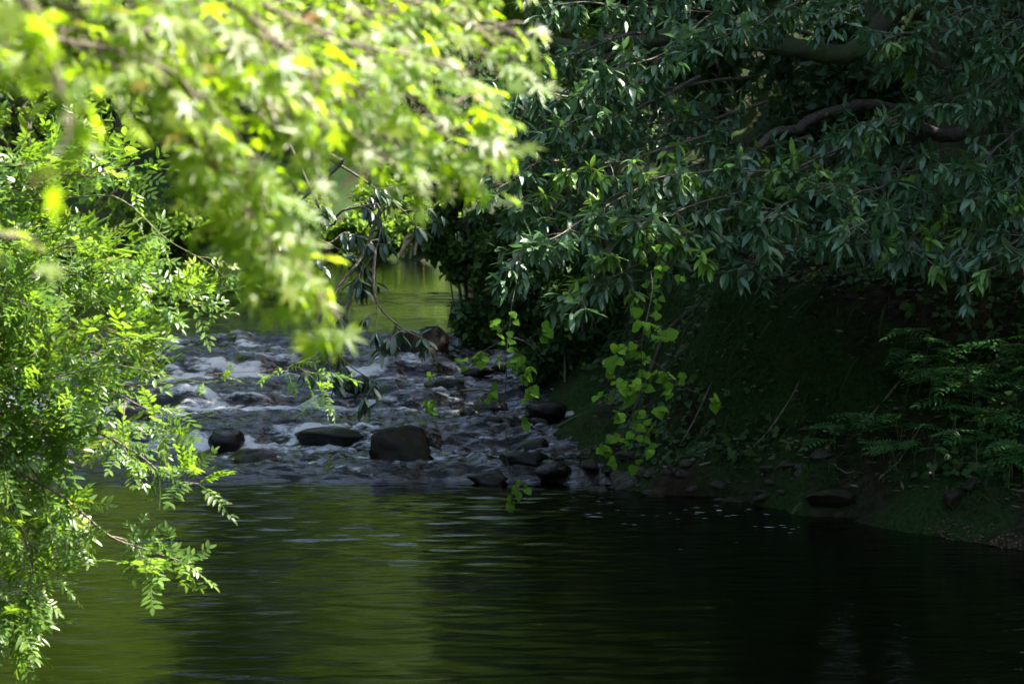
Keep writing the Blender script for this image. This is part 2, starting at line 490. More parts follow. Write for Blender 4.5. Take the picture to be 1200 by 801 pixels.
# ---- water
def water_mat(name, foam=False, bump=.25, scale=(3.2, 9.0), col=(.0009, .0015, .0005)):
    m, nt, out = new_mat(name)
    tc = N(nt, 'ShaderNodeTexCoord')
    mp = N(nt, 'ShaderNodeMapping'); mp.inputs['Scale'].default_value = (scale[0], scale[1], 4)
    nt.links.new(tc.outputs['Object'], mp.inputs['Vector'])
    n1 = N(nt, 'ShaderNodeTexNoise'); n1.inputs['Scale'].default_value = 1; n1.inputs['Detail'].default_value = 4; n1.inputs['Roughness'].default_value = .55
    nt.links.new(mp.outputs[0], n1.inputs['Vector'])
    bp = N(nt, 'ShaderNodeBump'); bp.inputs['Strength'].default_value = bump; bp.inputs['Distance'].default_value = .05
    nt.links.new(n1.outputs['Fac'], bp.inputs['Height'])
    p = N(nt, 'ShaderNodeBsdfPrincipled')
    p.inputs['Base Color'].default_value = (*col, 1)
    p.inputs['Roughness'].default_value = .04; p.inputs['IOR'].default_value = 1.333
    nt.links.new(bp.outputs[0], p.inputs['Normal'])
    sh = p.outputs[0]
    if foam:
        a = N(nt, 'ShaderNodeAttribute', attribute_name='foam')
        n2 = N(nt, 'ShaderNodeTexNoise'); n2.inputs['Scale'].default_value = 1; n2.inputs['Detail'].default_value = 9; n2.inputs['Roughness'].default_value = .78
        mp2 = N(nt, 'ShaderNodeMapping'); mp2.inputs['Scale'].default_value = (7, 20, 20)
        nt.links.new(tc.outputs['Object'], mp2.inputs['Vector']); nt.links.new(mp2.outputs[0], n2.inputs['Vector'])
        ad = N(nt, 'ShaderNodeMath', operation='ADD'); nt.links.new(a.outputs['Fac'], ad.inputs[0]); nt.links.new(n2.outputs['Fac'], ad.inputs[1])
        f = ramp(nt, ad.outputs[0], [(.69, (0, 0, 0)), (.76, (.35, .35, .35)), (.86, (1, 1, 1))])
        d = N(nt, 'ShaderNodeBsdfPrincipled'); d.inputs['Base Color'].default_value = (.56, .57, .58, 1); d.inputs['Roughness'].default_value = .55
        nt.links.new(bp.outputs[0], d.inputs['Normal'])
        mx = N(nt, 'ShaderNodeMixShader'); nt.links.new(f, mx.inputs[0]); nt.links.new(sh, mx.inputs[1]); nt.links.new(d.outputs[0], mx.inputs[2])
        sh = mx.outputs[0]
    nt.links.new(sh, out.inputs[0])
    return m

POOL_END = 18.35
def pool_z(X, Y):
    f = sstep(POOL_END + .4, 14, Y)
    a = .021 + .004 * sstep(14, 18.2, Y)
    m = (.65 + .5 * noise2(X * .4, Y * .5, 45)) * (1 - .78 * sstep(-.2, 2.2, X))          # slicks and rougher patches
    z = m * (.75 * a * noise2(X * 1.9 + .3 * Y, Y * 7.0, 41) + .45 * a * noise2(X * 3.2 - .5 * Y, Y * 10.5, 42)) + .35 * a * noise2(X * .35, Y * 1.3, 44) * (1 - .7 * sstep(-.2, 2.2, X))
    return z
def pool_keep(X, Y, Z):
    sr, sl = side(X, Y); return (sr < .6) & (sl < .6)
pool = link('pool_water', grid_mesh('pool_water', axis([(-30, -6, 1), (-6, 6, .07), (6, 40, 1)]), axis([(-60, 5, 2), (5, 8, .1), (8, POOL_END + .3, .028)]), pool_z, keep=pool_keep),
            water_mat('dark_river_water', False, .15, (3, 12)))
tag(pool, 'dark rippled pool reflecting green trees', 'water', kind='structure')

def rapid_amp(X, Y):
    return sstep(18.0, 18.9, Y) * (1 - sstep(25.6, 27.3, Y)) + .3 * sstep(34, 36, Y) * (1 - sstep(40, 43, Y))
def rapids_z(X, Y):
    a = rapid_amp(X, Y)
    t = fbm2(X * 1.0, Y * 2.6, 51, 4, .55)
    r = 1 - np.abs(fbm2(X * 1.5 + 5, Y * 3.6, 57, 3, .55)) * 2
    calm = .006 * noise2(X * .8, Y * 2.2, 61) + .004 * noise2(X * 1.9, Y * 4.6, 62)
    return water_level(X, Y) + a * (.05 * t + .03 * r + .03 * fbm2(X * 5, Y * 9, 71, 3)) + calm - .03 * (1 - sstep(17.8, 18.8, Y))
RAPID_ROCKS = []
for px, py, d, w in ((471, 543, 18.9, 80), (293, 546, 18.8, 60), (484, 424, 24.6, 72), (264, 530, 19.6, 44), (388, 524, 19.8, 90), (520, 458, 22.6, 50), (420, 464, 22.2, 50), (640, 492, 20.8, 70), (612, 545, 18.7, 90), (150, 500, 20.5, 60)):
    w_ = w / F * d / 2; q_ = at(px, py, d); RAPID_ROCKS.append((q_[0], d + w_ * .5, w_))
def foam_attr(V):
    X, Y, Z = V[:, 0], V[:, 1], V[:, 2]
    a = rapid_amp(X, Y)
    e = .25
    slope = (water_level(X, Y + e) - water_level(X, Y - e)) / (2 * e)
    below = (water_level(X, Y + .75) - water_level(X, Y + .15)) / .6
    hgt = Z - water_level(X, Y)
    big = fbm2(X * .7, Y * .9, 81, 3)
    right = 1 - .35 * sstep(-2.2, -.6, X)
    st = fbm2(X * 1.6, Y * 5.5, 83, 3)
    f = a * right * (-.04 + .42 * np.clip(slope, 0, .5) + .42 * np.clip(below, 0, .5) + 2.6 * np.clip(hgt, -.08, .12) + .14 * big + .22 * st)
    for rx, ry, rr in RAPID_ROCKS:
        q = np.hypot(X - rx, (Y - ry) * 1.2)
        f += .26 * np.exp(-((q - rr * 1.05) / .13) ** 2) * sstep(-.9, .3, (Y - ry) / rr + .6 * st)
    return {'foam': np.clip(f, -.2, .65)}
rap = link('river_rapids', grid_mesh('river_rapids', axis([(-11, -5.5, .12), (-5.5, 1.7, .04)]), axis([(17.85, 27.5, .035), (27.5, 31, .09)]), rapids_z, foam_attr, keep=pool_keep),
           water_mat('rapids_water', True, .55, (7, 16), (.008, .009, .007)))
tag(rap, 'broken white rapids stepping down to the pool', 'water', kind='structure')
upw = link('upper_river', grid_mesh('upper_river', axis([(-100, -30, 3), (-30, -14, .4), (-14, 1.5, .1)]), axis([(30.91, 45, .08), (45, 98, .3)]), rapids_z, foam_attr, keep=pool_keep),
           water_mat('upper_river_water', True, .12, (1.6, 6)))
tag(upw, 'calm upper reach of the river catching green light', 'water', kind='structure')


# ------------------------------------------------------------------ plants
UP = np.array([0, 0, 1.0])

def rosette(L, p, d, size, n=7, tint=0.0, droop=.55):
    """a whorl of drooping blades at a twig end"""
    a0 = rng.uniform(0, 2 * PI)
    ref = np.cross(d, UP)
    if np.linalg.norm(ref) < .1: ref = np.array([1.0, 0, 0])
    A = norm(ref); B = norm(np.cross(A, d))
    for k in range(n):
        a = a0 + k * 2.399
        rad = math.cos(a) * A + math.sin(a) * B
        sp_ = rng.uniform(.75, 1.5)
        v = d * math.cos(sp_) + rad * math.sin(sp_)
        v = norm(v + np.array([0, 0, -droop * rng.uniform(.5, 1.6)]))
        u = norm(UP * .7 + rad * .8 + rng.normal(size=3) * .28)
        L.add(p + d * rng.uniform(-.05, .01), v, u, size * rng.uniform(.65, 1.15), max(0, tint + rng.normal() * .06))

def bough(parent, path, wood, leaf, r0=.02, spacing=.115, tl=.42, size=.125, start=.15, tint_p=.05, flat=.5, n=7, part='bough', ros=3, wig=.05, leaf_tmpl=None, droop=.55):
    """one bough of an evergreen: stem + side twigs (one mesh), its leaves a sub-part"""
    path = wiggle(resample(smooth_path(path), .06), wig)
    Tb = Tubes(); L = Leaves()
    Tb.add(path, r0, r0 * .25, 6)
    m = len(path); step = max(1, int(spacing / .06)); sgn = 1
    for k in range(int(m * start), m, step):
        t = k / m
        T = norm(path[min(k + 1, m - 1)] - path[max(k - 1, 0)])
        S = np.cross(T, UP); S = norm(S) * sgn; sgn = -sgn
        ang = rng.uniform(.5, 1.15)
        d = norm(T * math.cos(ang) + S * math.sin(ang) + UP * rng.normal() * flat)
        ln = tl * (1.1 - .55 * t) * rng.uniform(.4, 1.25)
        q = [path[k]]
        for i in range(6):
            d = norm(d + rng.normal(size=3) * .16 + np.array([0, 0, -.05 * i * .6]))
            q.append(q[-1] + d * ln / 6)
        q = np.array(q)
        Tb.add(q, r0 * .28, .0022, 4)
        tint = rng.uniform(.45, 1) if rng.random() < tint_p else 0
        rosette(L, q[-1], d, size, n, tint, droop)
        for i in range(ros - 1):
            j = rng.integers(2, 6)
            dd = norm(d + rng.normal(size=3) * .7)
            e = q[j] + dd * rng.uniform(.05, .16)
            Tb.add(np.array([q[j], (q[j] + e) / 2 + UP * .006, e]), .003, .002, 3)
            rosette(L, e, dd, size * rng.uniform(.8, 1.05), max(4, n - rng.integers(0, 3)), tint, droop)
    rosette(L, path[-1], norm(path[-1] - path[-3]), size, n + 1, 0, droop)
    b = Tb.build(part, wood, parent)
    L.build('leaves', leaf_tmpl or T_LANCE, leaf, b)
    return b

def clump_leaves(L, c, rad, n, size, flat=.6, tint=0):
    D = rng.normal(size=(n, 3)); D /= np.linalg.norm(D, axis=1, keepdims=True)
    R = rng.random((n, 1)) ** .45
    P = c + D * R * np.asarray(rad)
    d = rng.normal(size=(n, 3)); d[:, 2] -= .5
    U = rng.normal(size=(n, 3)) * .55 + np.array([0, 0, 1.0]) + D * .35
    L.add_many(list(P), list(d), list(U), list(size * rng.uniform(.6, 1.25, n)), list(np.clip(rng.normal(tint, .12, n), 0, 1)))

def crown_tree_meshes(name, H, R, base, nclump, nleaf, size, seed, wood, tmpl=T_SIMPLE, lean=0.0):
    """trunk and crown meshes for a whole tree, origin at its foot"""
    global rng
    keep = rng; rng = np.random.default_rng(seed)
    Tb = Tubes(); L = Leaves()
    tr = [(0, 0, -.4), (rng.normal() * .15, rng.normal() * .15, H * .3), (lean + rng.normal() * .3, rng.normal() * .3, H * .6), (lean * 1.6, 0, H * .93)]
    tp = resample(smooth_path(tr), H / 26)
    Tb.add(tp, H * .022, H * .004, 8, .05)
    for k in range(nclump):
        u = rng.random()
        z = base + (H - base) * u
        prof = math.sin(PI * min(1, .12 + .86 * u)) ** .7
        a = rng.uniform(0, 2 * PI); rr = R * prof * rng.uniform(.35, 1.0)
        i = min(len(tp) - 1, int(len(tp) * max(.1, (z - .25 * rr) / H)))
        c = np.array([tp[i][0] + math.cos(a) * rr, tp[i][1] + math.sin(a) * rr, z])
        mid = (tp[i] + c) / 2 + np.array([0, 0, .12 * rr])
        Tb.add(resample(smooth_path([tp[i], mid, c]), .4), H * .006, .012, 5)
        cr = R * rng.uniform(.2, .42)
        clump_leaves(L, c, (cr, cr, cr * .55), nleaf // nclump, size, tint=max(0, rng.normal(.05, .12)))
    w = make_mesh(name + '_trunk', np.concatenate(Tb.V), quads=np.concatenate(Tb.Q))
    w.materials.append(wood)
    c = L.mesh(name + '_crown', tmpl)
    rng = keep
    return w, c

def place_tree(meshes, mat, label, x, y, s=1.0, rz=0.0, sz=None, group=None, name='tree', cat='tree', z=None):
    w, c = meshes
    if not c.materials: c.materials.append(mat)
    root = empty(name, label, cat, group, (x, y, gz(x, y) if z is None else z))
    root.rotation_euler = (0, 0, rz); root.scale = (s, s, sz or s)
    a = bpy.data.objects.new('trunk', w); b = bpy.data.objects.new('crown', c)
    for o in (a, b):
        COL.objects.link(o); o.parent = root
    return root

# ================= the big evergreen on the right bank
ev = empty('evergreen_tree', 'large evergreen tree spreading dark glossy leaves over the right bank', 'tree', None, (4.6, 19.6, gz(4.6, 19.6)))
def unparent_loc(root):
    return np.array(root.location)
def child_fix(root):
    """parts are built in world coordinates: hold them there"""
    inv = root.matrix_basis.inverted()
    for o in root.children: o.matrix_parent_inverse = inv
ev_trunk = Tubes()
tb = np.array([4.6, 19.6, gz(4.6, 19.6) - .3])
trunk_path = wiggle(resample(smooth_path([tb, tb + (-.1, -.1, 2), tb + (-.4, -.2, 4), tb + (-.6, -.3, 6.5), tb + (-.5, 0, 10)]), .25), .08)
ev_trunk.add(trunk_path, .34, .1, 12, .05)
ev_trunk.build('trunk', M['bark_moss'], ev)
def limb(pts, r0, r1, mat='bark', label=None):
    t = Tubes(); t.add(wiggle(resample(smooth_path(pts), .07), .12), r0, r1, 10, .10)
    o = t.build('limb', M[mat], ev)
    if label: o['label'] = label
    return o
hub = lambda k: trunk_path[int(k * (len(trunk_path) - 1))]
limb([hub(.28), at(1130, 150, 18.8), at(1020, 125, 18.2), at(930, 150, 17.2), at(850, 190, 16.2)], .085, .03)
limb([hub(.36), at(1135, 60, 19), at(1130, 10, 18.6), at(1090, -60, 18)], .08, .04)
limb([hub(.34), at(1000, 60, 19), at(860, 40, 18.7), at(730, 46, 18.5), at(640, 52, 18.4), at(560, 40, 18)], .11, .075, 'bark_moss', 'thick mossy limb')
limb([hub(.3), at(1200, 200, 18), at(1210, 220, 16.5), at(1190, 260, 15.4)], .06, .025)
limb([hub(.45), at(1000, -40, 18), at(860, -60, 17), at(760, -20, 16)], .08, .03)

for e in ([(820,380,19.4),(740,420,19.2),(690,470,18.9)], [(760,385,20),(690,410,20),(640,455,20)]):
    P = [np.array(ev.location) + (0, 0, .1)]
    for q in e:
        w_ = at(*q); P.append(np.array([w_[0], w_[1], gz(w_[0], w_[1]) + .02]))
    t = Tubes(); t.add(wiggle(resample(smooth_path(P), .08), .08), .05, .012, 8, .12); t.build('root', M['bark_moss'], ev)
boughs = [
 [(900,120,17.6),(740,170,16.2),(640,190,15.4),(575,225,14.8)],
 [(860,110,17.8),(780,140,16.6),(710,140,15.8),(650,145,15.2)],
 [(720,40,18),(660,80,17.4),(600,90,17),(560,120,16.6)],
 [(1000,170,17.8),(860,240,16),(760,300,15),(660,345,14.4)],
 [(1000,180,17.6),(920,250,16),(880,315,14.9)],
 [(950,160,17.4),(800,200,16),(700,250,15),(620,292,14.3)],
 [(880,90,17.8),(720,110,16.6),(600,130,15.6),(545,150,15)],
 [(900,60,17.8),(760,40,17),(640,70,16.2),(560,100,15.6)],
 [(950,40,17.8),(800,10,16.8),(640,0,16)],
 [(1000,200,17.4),(950,250,16),(925,290,14.8)],
 [(1060,190,17.2),(1030,250,15.8),(1000,290,14.6)],
 [(1100,200,17),(1090,250,15.6),(1060,300,14.6)],
 [(1250,180,16.8),(1180,230,15.4),(1120,312,14.4)],
 [(1300,220,16),(1250,260,15),(1190,300,14.2)],
 [(1200,100,17.6),(1100,120,16.4),(1010,150,15.4)],
 [(1200,60,17.8),(1120,80,16.8),(1050,60,16)],
 [(1250,20,17.5),(1150,10,16.4),(1080,25,15.8)],
 [(1280,110,16.6),(1200,150,15.6),(1140,195,14.8)],
 [(1050,140,17.6),(950,190,16.2),(850,200,15.4),(760,215,14.8)],
 [(1050,220,17),(970,220,15.8),(890,260,14.8)],
 [(1000,-30,17.8),(920,10,16.6),(850,40,15.8)],
 [(1000,-30,17.8),(880,-10,16.6),(780,60,15.8),(715,85,15.2)],
 [(820,90,17.2),(710,150,16),(620,240,15)],
 [(1150,-40,17.4),(1050,-10,16.4),(960,30,15.8)],
 [(1150,180,17),(1060,205,15.8),(980,240,14.9)],
 [(900,200,16.8),(790,245,15.4),(710,300,14.6)],
 [(720,60,17.2),(620,160,16),(545,190,15.4)],
 [(1240,70,16.6),(1180,90,15.6),(1130,120,15)],
 [(940,210,16.6),(840,250,15.4),(800,290,14.6)],
 [(860,150,16.8),(760,180,15.8),(680,200,15.1)],
 [(1280,0,16.8),(1210,30,15.8),(1160,60,15.2)],
 [(780,90,17),(680,110,16),(610,110,15.4)],
 [(1290,160,16.2),(1220,190,15.2),(1160,235,14.5)],
 [(1120,230,16.4),(1060,240,15.3),(985,275,14.5)],
 [(980,200,16.8),(860,230,15.6),(790,250,14.9),(745,262,14.6)],
 [(1290,250,15.4),(1220,270,14.7),(1175,290,14.2)],
 [(1180,30,17),(1080,40,16.2),(1020,35,15.6)],
 [(720,160,16.4),(640,260,15.2),(600,310,14.6)],
 [(1050,180,16.9),(1010,215,15.7),(960,225,15)],
]
for k, b in enumerate(boughs):
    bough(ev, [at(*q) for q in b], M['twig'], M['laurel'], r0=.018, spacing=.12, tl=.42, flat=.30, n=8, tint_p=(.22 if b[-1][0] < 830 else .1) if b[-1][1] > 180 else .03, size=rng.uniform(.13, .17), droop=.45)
# the upper crown above the visible boughs, unseen, shaped to shade the bank
L = Leaves(); Tb = Tubes()
for k in range(150):
    a = rng.uniform(0, 2 * PI); r = 5.6 * math.sqrt(rng.random())
    c = np.array([2.7 + r * math.cos(a) * 1.25, 19.8 + r * math.sin(a) * .85, rng.uniform(5.9, 11.8 - .35 * r)])
    if c[0] < 4.2 and c[1] < 16.8: c[1] += 3
    if k >= 130: c = np.array([rng.uniform(4.6, 8.4), rng.uniform(13.8, 16.5), rng.uniform(5.2, 9)])  # extra clumps out of view, added to keep sky off the pool
    i = trunk_path[min(len(trunk_path) - 1, int(len(trunk_path) * min(.98, (c[2] - 1.5) / 11)))]
    Tb.add(resample(smooth_path([i, (i + c) / 2 + np.array([0, 0, .3]), c]), .3), .045, .01, 5)
    cr = rng.uniform(.8, 1.5)
    clump_leaves(L, c, (cr, cr, cr * .5), 150, .24)
ub = Tb.build('upper_bough', M['bark'], ev)
L.build('leaves', tmpl_simple(.42), M['laurel_shade_tone'], ub)
child_fix(ev)

# ================= hanging branch of the second evergreen, in front of the rapids
ev2 = empty('evergreen_tree', 'evergreen tree with dark drooping branch hanging before the rapids behind the blurred maple', 'tree', None, (-6.6, 13.5, gz(-6.6, 13.5)))
t2 = Tubes(); b2 = np.array([-6.6, 13.5, gz(-6.6, 13.5) - .3])
p2 = wiggle(resample(smooth_path([b2, b2 + (.1, 0, 2), b2 + (.4, -.1, 4), b2 + (.3, .2, 7)]), .25), .08)
t2.add(p2, .22, .08, 10, .05); t2.build('trunk', M['bark'], ev2)
t2 = Tubes()
t2.add(wiggle(resample(smooth_path([p2[14], at(-60, -60, 13), at(200, 60, 12.6), at(330, 150, 12.3), at(400, 190, 12.1)]), .1), .05), .05, .022, 7, .05)
t2.build('limb', M['bark'], ev2)
for q in ([(330,150,12.3),(385,262,12.1),(400,247,12),(440,236,11.9),(446,245,11.9),(440,290,11.9),(415,330,11.9)],
          [(400,190,12.1),(330,262,12.2),(380,285,12.1),(420,310,12)],
          [(360,170,12.3),(430,215,12.1),(470,240,12),(490,262,12)],
          [(445,245,11.9),(425,300,11.9),(390,350,11.8),(395,410,11.8),(440,445,11.7)],
          [(440,290,11.9),(440,350,11.8),(470,385,11.8),(500,400,11.7)],
          [(415,330,11.9),(400,390,11.8),(385,430,11.7),(400,455,11.7)],
          [(330,150,12.3),(300,215,12.2),(345,300,12.1),(365,345,12)]):
    bough(ev2, [at(*w) for w in q], M['twig'], M['laurel_shade_tone'], r0=.012, spacing=.14, tl=.26, size=.115, start=.45, tint_p=.05, n=7, ros=2, wig=.03, droop=.9)
child_fix(ev2)

# ================= foreground maple, out of focus
mp_ = empty('maple_tree', 'bright yellow green maple leaning in, blurred, across the upper left', 'tree', None, (-3.4, 2.4, gz(-3.4, 2.4)))
t3 = Tubes(); b3 = np.array([-3.4, 2.4, gz(-3.4, 2.4) - .3])
p3 = wiggle(resample(smooth_path([b3, b3 + (.2, .05, 1.4), b3 + (.5, .2, 2.6), b3 + (.9, .5, 4.4)]), .12), .05)
t3.add(p3, .12, .05, 10, .04); t3.build('trunk', M['bark'], mp_)
def maple_bough(path, r0=.007, spread=.42, size=.052, spacing=.05, dens=5, start=.1, tilt=(.3, -.5, .8), sag=.22, tmul=1.0):
    path = wiggle(resample(smooth_path(path), .03), .03)
    Tb = Tubes(); L = Leaves(); Tb.add(path, r0, .002, 5)
    m = len(path); step = max(1, int(spacing / .03)); sgn = 1
    nrm = norm(np.array(tilt))
    for k in range(int(m * start), m, step):
        t = k / m
        T = norm(path[min(k + 1, m - 1)] - path[max(k - 1, 0)])
        S = norm(np.cross(T, nrm)) * sgn; sgn = -sgn
        d = norm(T * .75 + S * rng.uniform(.5, 1.1) + rng.normal(size=3) * .12)
        ln = spread * (1.05 - .6 * t) * rng.uniform(.4, 1.15)
        q = [path[k]]
        for i in range(5):
            d = norm(d + rng.normal(size=3) * .1 + np.array([0, 0, -.04]))
            q.append(q[-1] + d * ln / 5)
        q = np.array(q); Tb.add(q, .0025, .001, 4)
        for i in range(dens):
            j = rng.integers(1, 6)
            ld = norm(d * .6 + S * rng.normal() * .8 + np.array([0, -.12, -sag - .25 * rng.random()]) + rng.normal(size=3) * .25)
            u = norm(nrm + rng.normal(size=3) * .33)
            tint = rng.uniform(.3, 1) if rng.random() < .015 * tmul else max(0, rng.normal(.02, .06))
            L.add(q[j] + ld * .02 + rng.normal(size=3) * .012, ld, u, size * rng.uniform(.65, 1.2), tint)
    b = Tb.build('branch', M['twig'], mp_)
    L.build('leaves', T_MAPLE, M['maple'], b)
MB = [
 ([(-300,-60,3.1),(0,-30,3.2),(250,10,3.3),(430,25,3.4),(590,32,3.5)], .25),
 ([(-300,-60,2.9),(0,20,3.0),(200,50,3.1),(400,110,3.2),(560,160,3.3)], .27),
 ([(-200,-120,2.8),(100,-60,2.9),(300,40,3.0),(450,110,3.1),(572,132,3.2)], .25),
 ([(-300,-20,2.6),(0,40,2.7),(180,80,2.8),(270,150,2.9),(295,205,2.9)], .14),
 ([(0,-60,2.9),(200,80,2.9),(270,215,2.9),(335,305,2.9),(392,375,2.9)], .085),
 ([(100,-80,3.2),(300,-10,3.3),(450,0,3.4),(570,10,3.5)], .25),
 ([(-200,-80,3.0),(50,-40,3.1),(180,-10,3.2),(330,60,3.3),(420,75,3.4)], .3),
 ([(-200,-10,3.0),(0,20,3.1),(90,40,3.1),(150,50,3.1)], .2),
 ([(150,0,3.0),(320,60,3.0),(410,130,3.1),(445,175,3.1)], .2),
 ([(-100,-120,2.5),(100,-60,2.6),(250,0,2.7),(350,80,2.8),(380,150,2.8)], .25),
 ([(250,-100,3.3),(380,-50,3.4),(480,-10,3.5),(545,-5,3.5)], .22),
 ([(-100,-40,3.3),(50,-20,3.4),(130,20,3.5),(160,50,3.5)], .22),
 ([(180,80,3.0),(265,215,3.0),(310,280,2.95),(340,335,2.9)], .08),
 ([(190,50,3.1),(255,160,3.1),(285,225,3.05),(315,290,3.0)], .09),
 ([(0,0,3.2),(220,90,3.2),(400,150,3.3),(540,178,3.35)], .2),
 ([(-100,-80,3.0),(200,-30,3.0),(380,40,3.1),(520,70,3.2)], .22),
]
for q, sw in MB:
    maple_bough([at(*w) for w in q], spread=sw * 1.1, size=.052, dens=5)
maple_bough([at(-60, -60, 1.9), at(20, -20, 1.95), at(50, 40, 2.0), at(65, 150, 2.0)], spread=.06, size=.04, spacing=.03, dens=3, sag=.8)
maple_bough([at(-200, 240, 2.4), at(-60, 255, 2.4), at(40, 262, 2.45)], spread=.07, size=.04, spacing=.05, dens=3)
t3 = Tubes()
for q, sw in MB:
    a = p3[rng.integers(12, len(p3) - 6)]; b_ = at(*q[0])
    t3.add(wiggle(resample(smooth_path([a, (a + b_) / 2 + (0, 0, .12), b_]), .05), .03), .022, .012, 6)
t3.build('limb', M['bark'], mp_)
child_fix(mp_)

# ================= pinnate-leaved tree on the left bank
lo = empty('locust_tree', 'sunlit tree with feathery pinnate leaves hanging over the left edge of the pool', 'tree', None, (-5.6, 9.0, gz(-5.6, 9.0)))
t4 = Tubes(); b4 = np.array([-5.6, 9.0, gz(-5.6, 9.0) - .3])
p4 = wiggle(resample(smooth_path([b4, b4 + (.3, 0, 1), b4 + (.8, .1, 2.0), b4 + (.9, .2, 4.2)]), .12), .06)
t4.add(p4, .13, .05, 10, .05); t4.build('trunk', M['bark'], lo)
def pinnate_bough(path, r0=.016, tl=.42, spacing=.125, size=.19, start=.3, dens=7, wood='twig', upness=.35, part='branch', tint_p=.04, tmpl=None, droop=.15):
    path = wiggle(resample(smooth_path(path), .05), .05)
    Tb = Tubes(); L = Leaves(); Tb.add(path, r0, r0 * .2, 6)
    m = len(path); step = max(1, int(spacing / .05)); sgn = 1
    def spray(p, d, n):
        for i in range(n):
            dd = norm(d * .9 + rng.normal(size=3) * .7 + np.array([0, -.15, upness - droop * 2 * rng.random()]))
            u = norm(UP + np.array([0, -.35, 0]) + rng.normal(size=3) * .4)
            L.add(p, dd, u, size * rng.uniform(.6, 1.2), rng.uniform(.4, 1) if rng.random() < tint_p else max(0, rng.normal(.05, .08)))
    for k in range(int(m * start), m, step):
        t = k / m
        T = norm(path[min(k + 1, m - 1)] - path[max(k - 1, 0)])
        S = norm(np.cross(T, UP)) * sgn; sgn = -sgn
        ang = rng.uniform(.5, 1.1)
        d = norm(T * math.cos(ang) + S * math.sin(ang) + UP * rng.normal() * .55)
        ln = tl * (1.1 - .6 * t) * rng.uniform(.35, 1.2)
        q = [path[k]]
        for i in range(5):
            d = norm(d + rng.normal(size=3) * .15); q.append(q[-1] + d * ln / 5)
        q = np.array(q); Tb.add(q, r0 * .3, .002, 4)
        spray(q[-1], d, 2)
        for i in range(dens): spray(q[rng.integers(1, 6)], norm(d + rng.normal(size=3) * .6), 1)
    spray(path[-1], norm(path[-1] - path[-3]), 3)
    b = Tb.build(part, M[wood], lo)
    L.build('leaves', tmpl or T_LOC[rng.integers(0, 5)], M['locust'], b)
PB = [
 [(-350,300,9.4),(-100,250,9.2),(20,225,9.0),(80,205,8.9),(140,192,8.8)],
 [(-350,330,9.0),(-100,290,8.9),(10,275,8.8),(70,262,8.7)],
 [(-350,330,9.3),(-80,310,9.2),(60,290,9.1),(130,300,9.0),(165,310,8.9)],
 [(-350,380,9.1),(-80,345,9.0),(50,335,8.9),(130,322,8.9),(195,338,8.9)],
 [(-350,380,8.9),(-60,375,8.8),(50,385,8.8),(110,385,8.7),(150,400,8.7)],
 [(-350,420,8.9),(-80,420,8.8),(30,440,8.7),(110,455,8.7),(175,490,8.6)],
 [(-350,420,8.7),(-60,440,8.6),(40,450,8.6),(90,470,8.6)],
 [(-350,460,8.9),(-80,470,8.8),(20,490,8.7),(70,520,8.7)],
 [(-350,470,8.8),(-60,500,8.8),(30,550,8.7),(100,600,8.7),(150,638,8.7),(215,662,8.7)],
 [(-350,480,8.7),(-60,540,8.6),(20,600,8.6),(40,650,8.6),(25,715,8.6)],
 [(-100,480,9.2),(80,500,9.1),(150,530,9.0),(195,555,9.0),(235,560,9.0)],
 [(-350,270,9.0),(-120,220,9.0),(-20,200,8.9),(30,195,8.8)],
 [(-350,350,8.8),(-100,330,8.6),(0,345,8.5),(40,340,8.5)],
 [(-300,420,9.2),(-40,400,9.2),(80,415,9.1),(120,410,9.1)],
 [(-300,480,9.0),(-60,480,9.0),(20,530,8.9),(40,570,8.9)],
 [(-200,300,9.6),(60,320,9.5),(150,345,9.4),(200,342,9.4),(235,360,9.4)],
 [(-200,620,8.6),(-40,660,8.6),(10,700,8.6),(20,735,8.6)],
]
for q in PB:
    thin = q[-1][0] > 190
    pinnate_bough([at(*w) for w in q], tl=.26 if thin else .42, spacing=.16 if thin else .125, tint_p=.10 if 300 < q[-1][1] < 520 else .03)
pinnate_bough([at(-100, 240, 8.7), at(100, 232, 8.6), at(150, 243, 8.6), at(195, 280, 8.55), at(240, 303, 8.5), at(262, 318, 8.5)], r0=.007, start=.75, tl=.12, spacing=.2, size=.13, dens=1, wood='twig_green')
pinnate_bough([at(-60, 330, 8.7), at(95, 285, 8.6), at(150, 255, 8.6), at(162, 254, 8.6), at(164, 262, 8.6)], r0=.006, start=.99, tl=.03, size=.03, dens=0, wood='twig_green')
pinnate_bough([at(-60, 460, 8.6), at(110, 430, 8.5), at(160, 430, 8.5), at(225, 440, 8.5), at(262, 444, 8.5)], r0=.006, start=.92, tl=.06, spacing=.15, size=.09, dens=1, wood='twig_green')
pinnate_bough([at(-60, 480, 9.4), at(180, 445, 9.3), at(330, 432, 9.2), at(365, 438, 9.15), at(385, 465, 9.1)], r0=.005, start=.86, tl=.06, spacing=.1, size=.18, dens=1, wood='twig_green', droop=.5)
t4 = Tubes()
for q in PB:
    a = p4[rng.integers(8, len(p4) - 8)]; b_ = at(*q[0])
    t4.add(wiggle(resample(smooth_path([a, (a + b_) / 2 + (0, 0, .15), b_]), .08), .04), .035, .016, 6)
t4.build('limb', M['bark'], lo)
child_fix(lo)

